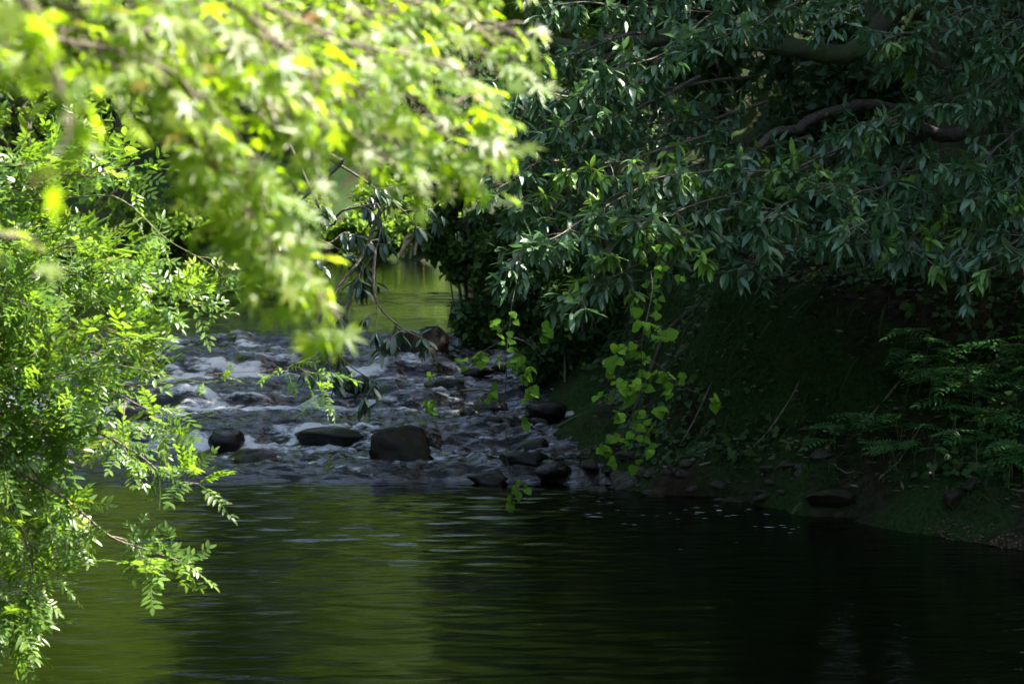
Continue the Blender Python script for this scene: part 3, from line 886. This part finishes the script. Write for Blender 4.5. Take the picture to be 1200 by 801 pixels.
# ================= hanging vines in front of the right bank
def vine(label, px, d, ytop, ybot, stems, size=.095, dens=.085):
    root = empty('vine', label, 'vine', 'leafy vines trailing down over the water', tuple(at(px, ytop, d)))
    for (pts, a, b) in stems:
        path = wiggle(resample(smooth_path([at(x, y, d + dd) for x, y, dd in pts]), .04), .05)
        Tb = Tubes(); L = Leaves(); Tb.add(path, .006, .002, 5)
        m = len(path)
        for k in range(m):
            t = k / m
            if t < a or t > b: continue
            if rng.random() < dens * 10:
                dd = norm(rng.normal(size=3) * np.array([1, .7, .25]) + np.array([0, -.2, -.05]))
                e = path[k] + dd * rng.uniform(.04, .22); Tb.add(np.array([path[k], (path[k] + e) / 2 + UP * .01, e]), .0025, .0015, 3)
                for i in range(rng.integers(2, 5)):
                    ld = norm(dd * .5 + rng.normal(size=3) * .5 + np.array([0, -.3, -.55]))
                    L.add(e + rng.normal(size=3) * .02, ld, norm(UP * .8 + np.array([0, -.65, 0]) + rng.normal(size=3) * .3), size * rng.uniform(.6, 1.15), max(0, rng.normal(.05, .08)))
        s = Tb.build('stem', M['vine_stem'], root)
        L.build('leaves', T_HEART, M['heart'], s)
    child_fix(root)
M['vine_stem'] = bark_mat('vine_bark', (.02, .018, .01), (.045, .04, .02), 30)
vine('vine of lit heart shaped leaves hanging lowest over the stony waterline', 750, 13.6, 250, 555, [
    ([(762,318,.3),(764,345,.2),(752,400,0),(750,470,0),(748,550,0)], .2, 1),
    ([(752,400,0),(735,405,0),(722,440,0),(718,465,0)], .1, 1),
    ([(752,420,0),(775,430,0),(800,455,0),(812,462,0)], .15, 1),
    ([(758,400,0),(776,385,0),(782,398,0)], .2, 1),
    ([(750,470,0),(735,505,0),(735,530,0)], .1, 1)], size=.078)
vine('thin vine with scattered dim leaves in front of the rapids', 600, 14.2, 300, 585, [
    ([(608,322,.3),(602,350,.2),(595,400,0),(592,470,0),(594,540,0),(606,580,0)], .2, .62),
    ([(594,540,0),(600,560,0),(608,580,0)], .3, 1),
    ([(596,395,0),(570,410,0),(545,430,0),(535,437,0)], .2, 1),
    ([(596,395,0),(620,400,0),(636,420,0)], .2, 1),
    ([(594,470,0),(615,465,0),(628,475,0)], .2, 1),
    ([(592,462,0),(540,455,0),(510,468,0),(490,478,0)], .65, 1)], size=.075, dens=.055)
vine('short vine hidden under the lowest evergreen boughs', 770, 14.4, 280, 360, [
    ([(768,270,.4),(772,300,0),(766,345,0)], .4, 1),
    ([(772,300,0),(786,318,0),(792,335,0)], .3, 1)], size=.06)

# ================= undergrowth on the right bank
def fern(label, px, py, d, n, size, spread):
    base = at(px, py, d); base[2] = gz(base[0], base[1])
    root = empty('fern', label, 'fern', 'ferny plants on the right bank', tuple(base))
    for k in range(n):
        L = Leaves(); Tb = Tubes()
        p = base + np.array([rng.normal() * spread, rng.normal() * spread * .6, 0]); p[2] = gz(p[0], p[1])
        top = p + np.array([rng.normal() * .06, rng.normal() * .06, rng.uniform(.10, .28)])
        Tb.add(np.array([p - UP * .03, (p + top) / 2, top]), .004, .003, 4)
        for i in range(5):
            a = rng.uniform(0, 2 * PI)
            L.add(top, np.array([math.cos(a), math.sin(a), .15 - .3 * rng.random()]), norm(UP + rng.normal(size=3) * .2), size * rng.uniform(.7, 1.2), max(0, rng.normal(.03, .06)))
        s = Tb.build('stem', M['twig_green'], root); L.build('fronds', T_PINN2, M['fern'], s)
    child_fix(root)
fern('broad bed of dim green fronds at the right edge', 1150, 470, 16.6, 26, .26, .42)
fern('bed of low fronds left of the largest frond bed', 1095, 440, 17.2, 14, .22, .30)
fern('small lone tuft of fronds on the leaf litter', 1000, 478, 16.9, 5, .22, .08)
fern('sparse tuft of fronds below the small lone tuft', 1045, 505, 16.4, 6, .18, .14)
fern('bright green frond plant cut off by the right edge nearest the beach', 1196, 540, 15.2, 8, .24, .12)
fern('low dark fronds spreading on the slope of the lower bank', 1130, 520, 16.0, 12, .2, .28)

def bush(label, c, rad, n, size, mat='bush', tmpl=None, nst=9, name='bush', group=None, nb=14):
    x, y = c[0], c[1]; z0 = gz(x, y)
    root = empty(name, label, 'bush', group, (x, y, z0))
    Tb = Tubes(); L = Leaves()
    for k in range(nb):
        d = rand_dir(); d[2] = d[2] * 1.0 - .15
        q = np.array(c) + d * np.array(rad) * rng.uniform(.4, 1.12)
        if k % 2:
            u_ = rng.random(); q[2] = z0 + .12 + u_ * max(.1, c[2] - z0); q[:2] = np.array(c[:2]) + (q[:2] - np.array(c[:2])) * .9
        b = np.array([x + rng.normal() * .15, y + rng.normal() * .15, z0 - .05])
        Tb.add(resample(smooth_path([b, (b + q) / 2 + UP * .3, q]), .15), .018, .004, 5)
        cr = np.array(rad) * rng.uniform(.14, .40)
        clump_leaves(L, q, cr, n // nb, size)
    clump_leaves(L, np.array([x, y, z0 + .25 * rad[2]]), (.5 * rad[0], .5 * rad[1], .3 * rad[2]), n // 7, size)
    Tb.build('stems', M['twig'], root)
    L.build('leaves', tmpl or tmpl_simple(.7), M[mat], root)
    child_fix(root)
    return root
def bushpx(label, px, py, d, rx, ry, n, size, **k):
    s = d / F
    bush(label, at(px, py, d), (rx * s, rx * s * .7, ry * s), n, size, **k)
bushpx('dark leafy bush overhanging the boulder at the river bend', 592, 300, 26.0, 74, 80, 7500, .13)
bushpx('dense bush standing just behind the dim thin vine', 640, 345, 22.5, 72, 85, 5600, .11)
bushpx('tall bush rising above the overhanging bush', 560, 200, 27, 60, 80, 4200, .15)
bushpx('bush on the cut bank under the mossy limb', 690, 230, 23, 90, 80, 4200, .13)
bushpx('bush trailing over the cut bank behind the lowest vine', 770, 310, 21.5, 75, 45, 3000, .11)
bushpx('dark bush added to blacken the gap behind the evergreen trunk', 960, 110, 21.5, 130, 100, 5000, .13, mat='far_shade_tone')  # put in to cover the lit hillside and keep the gap dark
bushpx('gloomy bush at the top right behind the evergreen boughs', 1160, 160, 23, 100, 100, 3000, .14, mat='far_shade_tone')
bushpx('small bush leaning out over the upper river on its right side', 575, 265, 40, 42, 46, 3200, .17)

# hanging grass on the cut bank (uncountable)
L = Leaves()
n = 4500
X = rng.uniform(-.8, 4.2, n); Y = rng.uniform(17.6, 25, n)
sr, sl = side(X, Y)
ok = (sr > .55) & (sr < 1.9)
X, Y = X[ok], Y[ok]; Z = ground_z(X, Y)
for x, y, z in zip(X, Y, Z):
    L.add(np.array([x, y, z]), norm(np.array([-.55 + rng.normal() * .25, -.6 + rng.normal() * .25, rng.uniform(-.5, .6)])), norm(UP + rng.normal(size=3) * .2), rng.uniform(.12, .42), max(0, rng.normal(.1, .2)))
tag(L.build('grass', T_GRASS, M['grass']), 'long grass trailing down the cut bank', 'grass', kind='stuff')
# moss tufts and short grass on the lower bank
L = Leaves(); n = 16000
X = rng.uniform(.6, 5.2, n); Y = rng.uniform(13.8, 19, n)
sr, sl = side(X, Y); nn = fbm2(X * 1.3, Y * 1.3, 91, 3)
ok = (sr > .12) & (sr < 3.4) & (nn > -.15)
for x, y, z in zip(X[ok], Y[ok], ground_z(X[ok], Y[ok])):
    L.add(np.array([x, y, z - .005]), norm(np.array([rng.normal() * .8, rng.normal() * .8, 1.0])), norm(rng.normal(size=3) + UP * .3), rng.uniform(.035, .10), max(0, rng.normal(.0, .12)))
tag(L.build('moss', tmpl_lance(w=.22, fold=.2, droop=.5, n=3), M['grass']), 'moss and short grass on the lower bank', 'moss', kind='stuff')
# ivy and low leafy cover on the cut bank and slope
L = Leaves(); n = 26000
X = rng.uniform(-.8, 6, n); Y = rng.uniform(14, 26, n)
sr, sl = side(X, Y); nn = fbm2(X * .8, Y * .8, 97, 4)
ok = (sr > .45) & (sr < 4.5) & (nn > .08 - .2 * (Y > 17.5))
for x, y, z in zip(X[ok], Y[ok], ground_z(X[ok], Y[ok])):
    L.add(np.array([x, y, z + rng.uniform(.01, .10)]), norm(np.array([-.5 + rng.normal() * .6, -.5 + rng.normal() * .6, -.25])), norm(UP * .6 + np.array([-.35, -.5, 0]) + rng.normal(size=3) * .3), rng.uniform(.035, .085), max(0, rng.normal(0, .1)))
tag(L.build('ivy', T_HEART, M['bush']), 'ivy and low leafy plants covering the bank', 'ivy', kind='stuff')
# fallen leaves
L = Leaves(); n = 6500
X = rng.uniform(.8, 6, n); Y = rng.uniform(13.9, 20, n)
sr, sl = side(X, Y); ok = (sr > .3) & (sr < 4.5)
for x, y, z in zip(X[ok], Y[ok], ground_z(X[ok], Y[ok])):
    L.add(np.array([x, y, z + .012]), norm(np.array([rng.normal(), rng.normal(), .15])), norm(UP + rng.normal(size=3) * .35), rng.uniform(.05, .11), max(0, rng.normal(-.1, .35)))
tag(L.build('fallen_leaves', tmpl_lance(w=.35, fold=.3, droop=.1, n=4), M['litter']), 'brown and pale fallen leaves on the bank', 'leaves', kind='stuff')

# dead sticks on the bank
def stick(label, pts, r=.012):
    P = []
    for px, py, d in pts:
        q = at(px, py, d); P.append(np.array([q[0], q[1], gz(q[0], q[1]) + r]))
    t = Tubes(); t.add(wiggle(resample(smooth_path(P), .06), .03), r, r * .45, 6, .08)
    o = t.build('fallen_branch', M['deadwood'])
    tag(o, label, 'branch', 'dead sticks on the bank')
stick('pale dead stick lying across the moss near the bottom of the bank', [(1030, 545, 16.2), (1055, 530, 16.3), (1075, 517, 16.4)], .010)
stick('long thin dead stick slanting up the dark cut bank', [(925, 445, 18.6), (965, 432, 18.8), (1005, 418, 19.0)], .010)
stick('curved pale twig beside the pale dead stick', [(978, 545, 16.6), (990, 551, 16.5), (1003, 552, 16.5)], .008)
stick('dead stick half buried in the brown leaf litter under the ferns', [(1010, 480, 17.2), (1040, 470, 17.3), (1075, 462, 17.5)], .014)
stick('thin dark stick poking out over the waterline stones', [(770, 520, 18.2), (800, 505, 18.3), (850, 498, 18.4)], .009)
stick('long crooked stick lying along the foot of the cut bank', [(820, 540, 17.6), (880, 520, 17.7), (930, 515, 17.8), (960, 505, 17.9)], .013)
stick('short broken stick on the litter under the evergreen trunk', [(1120, 400, 18.0), (1150, 392, 18.1), (1185, 388, 18.2)], .012)
stick('forked looking stick high in the brown litter at the right edge', [(1140, 360, 18.6), (1170, 350, 18.7), (1200, 352, 18.8)], .012)

# ================= rocks
def rock_mesh(name, sx, sy, sz, seed, blocky=.0, sub=36):
    n = sub
    th = np.linspace(0, PI, n // 2 + 1); ph = np.linspace(0, 2 * PI, n, endpoint=False)
    r = np.random.default_rng(seed)
    planes = [norm(r.normal(size=3) * np.array([1, 1, .8])) for _ in range(9)]
    off = r.uniform(.5, .9, 9)
    V = []; rows = []
    V.append((0, 0, 1.0)); 
    for t in th[1:-1]:
        for p_ in ph: V.append((math.sin(t) * math.cos(p_), math.sin(t) * math.sin(p_), math.cos(t)))
    V.append((0, 0, -1.0))
    V = np.array(V)
    if blocky: V = V / (np.sum(np.abs(V) ** (2 + 5 * blocky), 1, keepdims=True) ** (1 / (2 + 5 * blocky)))
    for pl, o in zip(planes, off):
        d = V @ pl; k = np.maximum(0, d - o)
        V = V - k[:, None] * pl * .85
    nz = fbm2(V[:, 0] * 1.6 + seed, V[:, 1] * 1.6 + V[:, 2] * 1.3, seed % 50, 4)
    V = V * (1 + .13 * nz[:, None] + .05 * fbm2(V[:, 0] * 6 + seed, V[:, 1] * 6 + V[:, 2] * 5, seed % 37, 3)[:, None])
    lo_, hi_ = V.min(0), V.max(0)
    V = (V - (lo_ + hi_) / 2) / ((hi_ - lo_) / 2)
    V = V * np.array([sx, sy, sz])
    m = n // 2 - 1
    Q = []; T = []
    for k in range(n): T.append((0, 1 + k, 1 + (k + 1) % n))
    for i in range(m - 1):
        for k in range(n):
            a = 1 + i * n + k; b = 1 + i * n + (k + 1) % n
            Q.append((a, a + n, b + n, b))
    last = len(V) - 1; s = 1 + (m - 1) * n
    for k in range(n): T.append((last, s + (k + 1) % n, s + k))
    return make_mesh(name, V, np.array(Q), np.array(T))
rk = [100]
def rock(label, px, pyb, d, wpx, hpx, mat='boulder', blocky=0.0, group=None, name='boulder', sink=.35, rz=None, depth=.8):
    """a rock whose foot is seen at (px, pyb), wpx wide and hpx tall in the photo"""
    rk[0] += 1
    s = d / F; w = wpx * s / 2; h = hpx * s
    me = rock_mesh(name, w, w * depth, h / 2 * (1 + sink), rk[0], blocky)
    o = link(name, me, M[mat])
    q = at(px, pyb, d)
    o.location = (q[0], d + w * depth * .6, q[2] + h / 2 * (1 - sink))
    o.rotation_euler = (0, 0, rng.uniform(-.3, .3) if rz is None else rz)
    tag(o, label, 'rock', group)
    return o
G = 'boulders standing in the rapids'
rock('large squarish brown boulder at the foot of the rapids', 471, 543, 18.9, 80, 44, 'boulder', .7, G, depth=.7, rz=.05)
rock('low dark rock at the foot of the rapids left of the squarish boulder', 293, 546, 18.8, 60, 19, 'wet_rock', .1, G)
rock('rounded mossy boulder in the upper part of the rapids', 484, 426, 24.4, 82, 44, 'boulder', 0, G)
rock('big dark boulder under the overhanging bush at the river bend', 558, 386, 26.9, 66, 38, 'boulder', .1, G)
rock('dark rock washed by foam at the left of the rapids', 264, 530, 19.6, 44, 26, 'wet_rock', 0, G)
rock('low flat wet rock just left of the squarish boulder', 388, 524, 19.8, 90, 22, 'wet_rock', .1, G)
rock('wet shiny rock catching light in the middle of the rapids', 520, 458, 22.6, 50, 14, 'wet_rock', 0, G)
rock('small dark rock beneath the drooping evergreen branch', 420, 464, 22.2, 50, 24, 'wet_rock', 0, G)
rock('dark rock at the right side of the rapids behind the thin vine', 640, 490, 20.8, 54, 20, 'wet_rock', 0, G)
rock('half drowned dark rock right of the squarish boulder', 612, 546, 18.7, 62, 17, 'wet_rock', .1, G)
rock('low pale topped rock at the pool edge below the rapids', 570, 568, 18.2, 50, 14, 'wet_rock', 0, G)
rock('rock under the cut bank beside the upper rapids', 655, 460, 22.6, 60, 26, 'wet_rock', 0, G)
rock('small rock breaking the water right of the mossy boulder', 560, 440, 23.4, 40, 10, 'wet_rock', 0, G)
rock('dark hump of rock in the left rapids under the locust leaves', 150, 500, 20.5, 60, 22, 'wet_rock', 0, G)
stone_meshes = [rock_mesh('stone', 1, .75, .5, 300 + i, .0, 20) for i in range(9)]
for me in stone_meshes: me.materials.append(M['stone'])
wet_meshes = []
for i in range(5):
    me = rock_mesh('rock', 1, .8, .6, 340 + i, .0, 20); me.materials.append(M['wet_rock']); wet_meshes.append(me)
for k in range(14):
    y = rng.uniform(18.2, 24.5); x = float(np.interp(y, RY, RX)) - rng.gamma(1.6, .55) + .15
    s_ = rng.choice([.07, .1, .14, .2], p=[.35, .35, .2, .1]) * rng.uniform(.8, 1.3)
    o = bpy.data.objects.new('rock', wet_meshes[k % 5]); COL.objects.link(o)
    o.location = (x, y, float(water_level(np.array([x]), np.array([y]))[0]) + s_ * rng.uniform(-.15, .25)); o.scale = (s_ * rng.uniform(.9, 1.5), s_, s_)
    o.rotation_euler = (rng.normal() * .2, rng.normal() * .2, rng.uniform(0, 6.28))
    RAPID_ROCKS.append((x, y, s_))
    tag(o, 'low dark wet stone breaking the water along the right side of the rapids', 'stone', 'low stones scattered in the right side of the rapids')
# stones along the right waterline
stone_spots = []
for k in range(120):
    t = rng.random()
    y = 16.6 + 2.4 * t + rng.normal() * .1
    x = float(np.interp(y, RY, RX)) + rng.uniform(-.35, .55)
    stone_spots.append((x, y, rng.choice([.04, .06, .08, .11, .15], p=[.25, .25, .25, .15, .1]) * rng.uniform(.8, 1.2)))
for k, (x, y, s) in enumerate(stone_spots):
    o = bpy.data.objects.new('stone', stone_meshes[k % 9]); COL.objects.link(o)
    z = max(gz(x, y), -.06)
    o.location = (x, y, z + .12 * s); o.scale = (s, s * rng.uniform(.7, 1.2), s * rng.uniform(.6, 1.1)); o.rotation_euler = (rng.normal() * .25, rng.normal() * .25, rng.uniform(0, 6.28))
    tag(o, 'grey brown stone heaped along the dark waterline right of the rapids', 'stone', 'stones along the right waterline')
for k, (px, py, d, w, h, lab) in enumerate([(1118, 612, 15.2, 26, 18, 'squared stone set in the mossy bank above the gravel beach'), (1140, 612, 15.2, 22, 16, 'rounded stone right of the squared stone above the gravel beach'),
        (862, 584, 17.0, 40, 12, 'flat mossy stone at the point of the lower bank'), (975, 604, 16.2, 60, 16, 'long mossy stone sloping into the pool')]):
    o = rock(lab, px, py, d, w, h, 'boulder', .3, 'stones along the right waterline', 'stone')
    o.location.z = gz(o.location.x, o.location.y) + .03
# gravel beach
n = 6000
X = rng.uniform(2.6, 4.8, n); Y = rng.uniform(13.2, 15.2, n); sr, sl = side(X, Y)
ok = (sr > -.45) & (sr < .45)
X, Y = X[ok], Y[ok]; Z = ground_z(X, Y); ok = (Z > -.05) & (Z < .13 + .03 * noise2(X * 3, Y * 3, 5)); X, Y, Z = X[ok], Y[ok], Z[ok]
ico = np.array([(0, 0, 1), (.9, 0, .1), (.3, .85, 0), (-.75, .5, .1), (-.7, -.55, 0), (.28, -.86, .1), (0, 0, -1)]); icot = []
for k in range(5): icot += [(0, 1 + k, 1 + (k + 1) % 5), (6, 1 + (k + 1) % 5, 1 + k)]
k = len(X); s = rng.uniform(.006, .02, (k, 1, 1)); a = rng.uniform(0, 6.28, k)
R = np.stack([np.stack([np.cos(a), -np.sin(a), 0 * a], -1), np.stack([np.sin(a), np.cos(a), 0 * a], -1), np.stack([0 * a, 0 * a, .6 + 0 * a], -1)], 1)
W = np.einsum('kij,nj->kni', R, ico) * s + np.stack([X, Y, Z + .004], -1)[:, None, :]
gr = link('gravel', make_mesh('gravel', W.reshape(-1, 3), None, (np.array(icot)[None] + (np.arange(k) * 7)[:, None, None]).reshape(-1, 3), smooth=False), bark_mat('gravel_stone', (.05, .028, .015), (.15, .09, .05), 20))
tag(gr, 'brown gravel beach at the right edge of the pool', 'gravel', kind='stuff')
# foam flecks drifting on the pool
n = 42; L = Leaves()
for k in range(n):
    q = at(rng.uniform(640, 960), rng.uniform(588, 632), 1); px = rng.uniform(650, 950); py = 592 + (px - 650) * .09 + rng.normal() * 12
    v = (py - 260) / F; d = 2.5 / v; x = (px - 600) / F * d
    if side(np.array([x]), np.array([d]))[0][0] > -.2: continue
    L.add(np.array([x, d, .014]), np.array([1, rng.normal() * .2, 0.]), UP, rng.uniform(.02, .08) * (2 if rng.random() < .15 else 1), 0)
fm, nt, out = new_mat('foam'); p = N(nt, 'ShaderNodeBsdfPrincipled'); p.inputs['Base Color'].default_value = (.6, .6, .58, 1); p.inputs['Roughness'].default_value = .7; nt.links.new(p.outputs[0], out.inputs[0])
tag(L.build('foam', tmpl_lance(w=.25, fold=.1, droop=0, n=4), fm), 'flecks of white foam drifting on the dark pool', 'foam', kind='stuff')

# ================= the far woods
A_ = crown_tree_meshes('round_tree', 10, 3.6, 1.6, 70, 9000, .30, 1, M['bark'])
B_ = crown_tree_meshes('tall_tree', 14, 3.8, 2.5, 90, 10000, .32, 2, M['bark'], lean=.5)
C_ = crown_tree_meshes('spreading_tree', 9, 4.6, 1.0, 80, 10000, .26, 3, M['bark'], lean=-.4)
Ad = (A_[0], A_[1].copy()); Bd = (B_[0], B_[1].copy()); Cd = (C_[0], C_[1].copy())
dark = [(Ad, 'far_shade_tone'), (Bd, 'far_shade_tone'), (Cd, 'far_shade_tone')]
sun = [(A_, 'far_lit_tone'), (B_, 'far_lit_tone'), (C_, 'far_lit_tone')]
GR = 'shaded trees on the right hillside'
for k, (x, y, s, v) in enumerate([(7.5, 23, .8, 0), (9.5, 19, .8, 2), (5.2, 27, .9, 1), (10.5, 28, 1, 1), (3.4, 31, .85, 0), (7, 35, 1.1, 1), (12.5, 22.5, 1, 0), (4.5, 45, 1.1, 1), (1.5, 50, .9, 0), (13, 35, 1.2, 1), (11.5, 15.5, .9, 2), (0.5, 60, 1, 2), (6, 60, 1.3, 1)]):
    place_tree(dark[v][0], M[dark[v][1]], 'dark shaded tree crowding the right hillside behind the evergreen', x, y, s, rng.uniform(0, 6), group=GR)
for k, (x, y, s, v) in enumerate([(7.8, 12.2, .78, 1), (11.5, -3, .7, 0), (5, -12, .9, 1), (-2, -12, 1.1, 0), (-9, -9, 1.1, 1), (-12, -2, 1, 2)]):  # out-of-view trees, added to block sky and sun
    place_tree(dark[v][0], M[dark[v][1]], 'unseen tree added to shade the pool and banks', x, y, s, rng.uniform(0, 6), group='unseen trees added around the pool for shade')
place_tree(sun[1][0], M['far_lit_tone'], 'tall sunlit tree leaning over the upper river from its right bank', 2.2, 42, 1.35, 1.0)
GL = 'trees on the left bank'
for k, (x, y, s, v, dk, lab) in enumerate([
    (-10.8, 25.5, 1.25, 2, 0, 'broad sunlit tree arching over the rapids from the left bank'),
    (-10.5, 28.5, .62, 0, 1, 'small bluish dark tree behind the feathery locust leaves'),
    (-19, 17, .9, 2, 0, 'sunlit tree on the left slope nearest the pool'), (-24, 23, 1.2, 0, 0, 'round sunlit tree higher on the left slope'), (-28, 32, 1.3, 2, 0, 'spreading sunlit tree high on the left slope'), (-15.5, 21, .7, 0, 0, 'small round sunlit tree at the foot of the left slope'),
    (-13.6, 31, .8, 2, 1, 'wide dark tree far left behind the locust leaves'),
    (-13.5, 40, .75, 2, 1, 'small dark tree leaning over the upper river from its left bank'),
    (-17.5, 47, 1.5, 1, 0, 'tall sunlit tree on the left bank of the upper river'),
    (-14.5, 36, 1.35, 1, 0, 'tallest sunlit tree standing behind the wide dark tree'),
    (-16.5, 29, 1.5, 1, 0, 'tall sunlit tree at the left edge above the feathery leaves'),
    (-20, 40, 1.7, 1, 0, 'very tall sunlit tree back from the left bank'),
    (-14, 55, 1.3, 1, 0, 'tall sunlit tree leaning over the upper river'),
    (-18.5, 62, .9, 2, 0, 'sunlit spreading tree on the left bank of the upper river'),
    (-24, 72, 1.2, 1, 0, 'tall sunlit tree far back on the left bank')]):
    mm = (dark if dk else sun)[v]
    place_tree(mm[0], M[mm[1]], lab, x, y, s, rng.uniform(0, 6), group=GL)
GF = 'sunlit trees beyond the river bend'
for k, (x, y, s, v) in enumerate([(-8, 93, 1.2, 0), (-14, 97, 1.2, 2), (-20, 98, 1.3, 0), (-27, 100, 1.3, 2), (-34, 101, 1.3, 0), (-4, 101, 1.6, 1), (-12, 106, 1.7, 1), (-21, 108, 1.7, 1), (-30, 110, 1.7, 1), (-42, 108, 1.7, 1), (-8, 118, 1.9, 1), (-18, 120, 1.9, 1), (-28, 122, 1.9, 1), (3, 120, 1.9, 1), (-38, 122, 1.9, 1)]):
    place_tree(sun[v][0], M[sun[v][1]], 'sunny yellow green tree in the wood beyond the river bend', x, y, s * 1.35, rng.uniform(0, 6), sz=s * 1.6, group=GF)
bushpx('sunlit bush trailing over the far bank of the bend', 470, 262, 79, 40, 26, 3000, .28, mat='far_lit_tone')
bushpx('sunlit bush above the dark hollow of the far bank', 200, 262, 88, 60, 22, 3000, .30, mat='far_lit_tone')
bushpx('pale sunny bush on the far bank behind the blurred maple tip', 350, 262, 88, 60, 26, 3000, .30, mat='far_lit_tone')
bushpx('low sunny bush on the far bank left of the pale roots', 430, 272, 78, 40, 26, 3000, .25, mat='far_lit_tone')
bushpx('bright sunny bush above the pale roots', 505, 262, 79, 36, 30, 3000, .25, mat='far_lit_tone')
bushpx('tall sunny bush behind the bright bush above the pale roots', 480, 225, 84, 60, 40, 3500, .28, mat='far_lit_tone')
for k, (ex, ey) in enumerate([(-3.4, 76.5), (-5.4, 79.5), (-7, 82), (-9.5, 85.5), (-12.5, 87.5), (-16, 89.3), (-19.5, 91), (-24, 92.3), (-29, 93), (-34, 93.8)]):
    h_ = rng.uniform(1.0, 2.0)
    bush('sunny leafy bush among those lining the far bank of the river bend', np.array([ex, ey, gz(ex, ey) + h_ * .55]), (rng.uniform(1.6, 2.4), 1.3, h_), 2200, .24, mat='far_lit_tone', group='sunny bushes lining the far bank')
# pale roots on the far bank
t5 = Tubes()
for k in range(9):
    e = (462 + 8.5 * k + rng.normal() * 2, 303 + rng.uniform(-3, 2)); a = (492 + rng.normal() * 5, 274 + rng.normal() * 2)
    b = ((a[0] * .45 + e[0] * .55) + rng.normal() * 4, 284 + rng.normal() * 3)
    dd = 75.6 + rng.uniform(-.5, .5)
    t5.add(wiggle(resample(smooth_path([at(*a, dd + 1), at(*b, dd + .3), at(*e, dd)]), .12), .12), .14, .045, 6, .12)
tag(t5.build('tree_root', M['root']), 'pale yellowish roots clawing down the far bank to the water', 'root')

# ------------------------------------------------------------------ light
SUN_EL, SUN_AZ = math.radians(50), math.radians(78)      # azimuth measured from +Y towards +X
world = bpy.data.worlds.new('World'); scene.world = world; world.use_nodes = True
wn = world.node_tree; wn.nodes.clear()
sky = wn.nodes.new('ShaderNodeTexSky'); sky.sky_type = 'NISHITA'; sky.sun_disc = False
sky.dust_density = 3.0; sky.air_density = .9; sky.sun_elevation = SUN_EL; sky.sun_rotation = SUN_AZ
bg = wn.nodes.new('ShaderNodeBackground'); bg.inputs[1].default_value = .11
wo = wn.nodes.new('ShaderNodeOutputWorld')
wn.links.new(sky.outputs[0], bg.inputs[0]); wn.links.new(bg.outputs[0], wo.inputs[0])
sl_ = bpy.data.lights.new('sun', 'SUN'); sl_.energy = 5; sl_.angle = math.radians(.53); sl_.color = (1, .95, .86)
so = bpy.data.objects.new('sun', sl_); COL.objects.link(so)
to_sun = Vector((math.sin(SUN_AZ) * math.cos(SUN_EL), math.cos(SUN_AZ) * math.cos(SUN_EL), math.sin(SUN_EL)))
so.rotation_euler = to_sun.to_track_quat('Z', 'Y').to_euler(); so.location = (0, 0, 40)

# ------------------------------------------------------------------ camera
cd = bpy.data.cameras.new('camera'); co = bpy.data.objects.new('camera', cd); COL.objects.link(co)
co.location = CAM; co.rotation_euler = (PI / 2 - PITCH, 0, 0)
cd.sensor_width = 36; cd.lens = 36 * F / 1200; cd.clip_start = .05; cd.clip_end = 2000
cd.dof.use_dof = True; cd.dof.focus_distance = 13.0; cd.dof.aperture_fstop = 4.8; cd.dof.aperture_blades = 9
scene.camera = co

scene.render.engine = 'CYCLES'
cy = scene.cycles
cy.use_denoising = True
cy.max_bounces = 9; cy.diffuse_bounces = 7; cy.glossy_bounces = 4; cy.transmission_bounces = 4; cy.transparent_max_bounces = 4
cy.caustics_reflective = False; cy.caustics_refractive = False
cy.sample_clamp_indirect = 6
cy.use_adaptive_sampling = True; cy.adaptive_threshold = .02
vs = scene.view_settings
vs.view_transform = 'Standard'; vs.look = 'None'; vs.exposure = 2.35; vs.gamma = 1; vs.use_curve_mapping = False
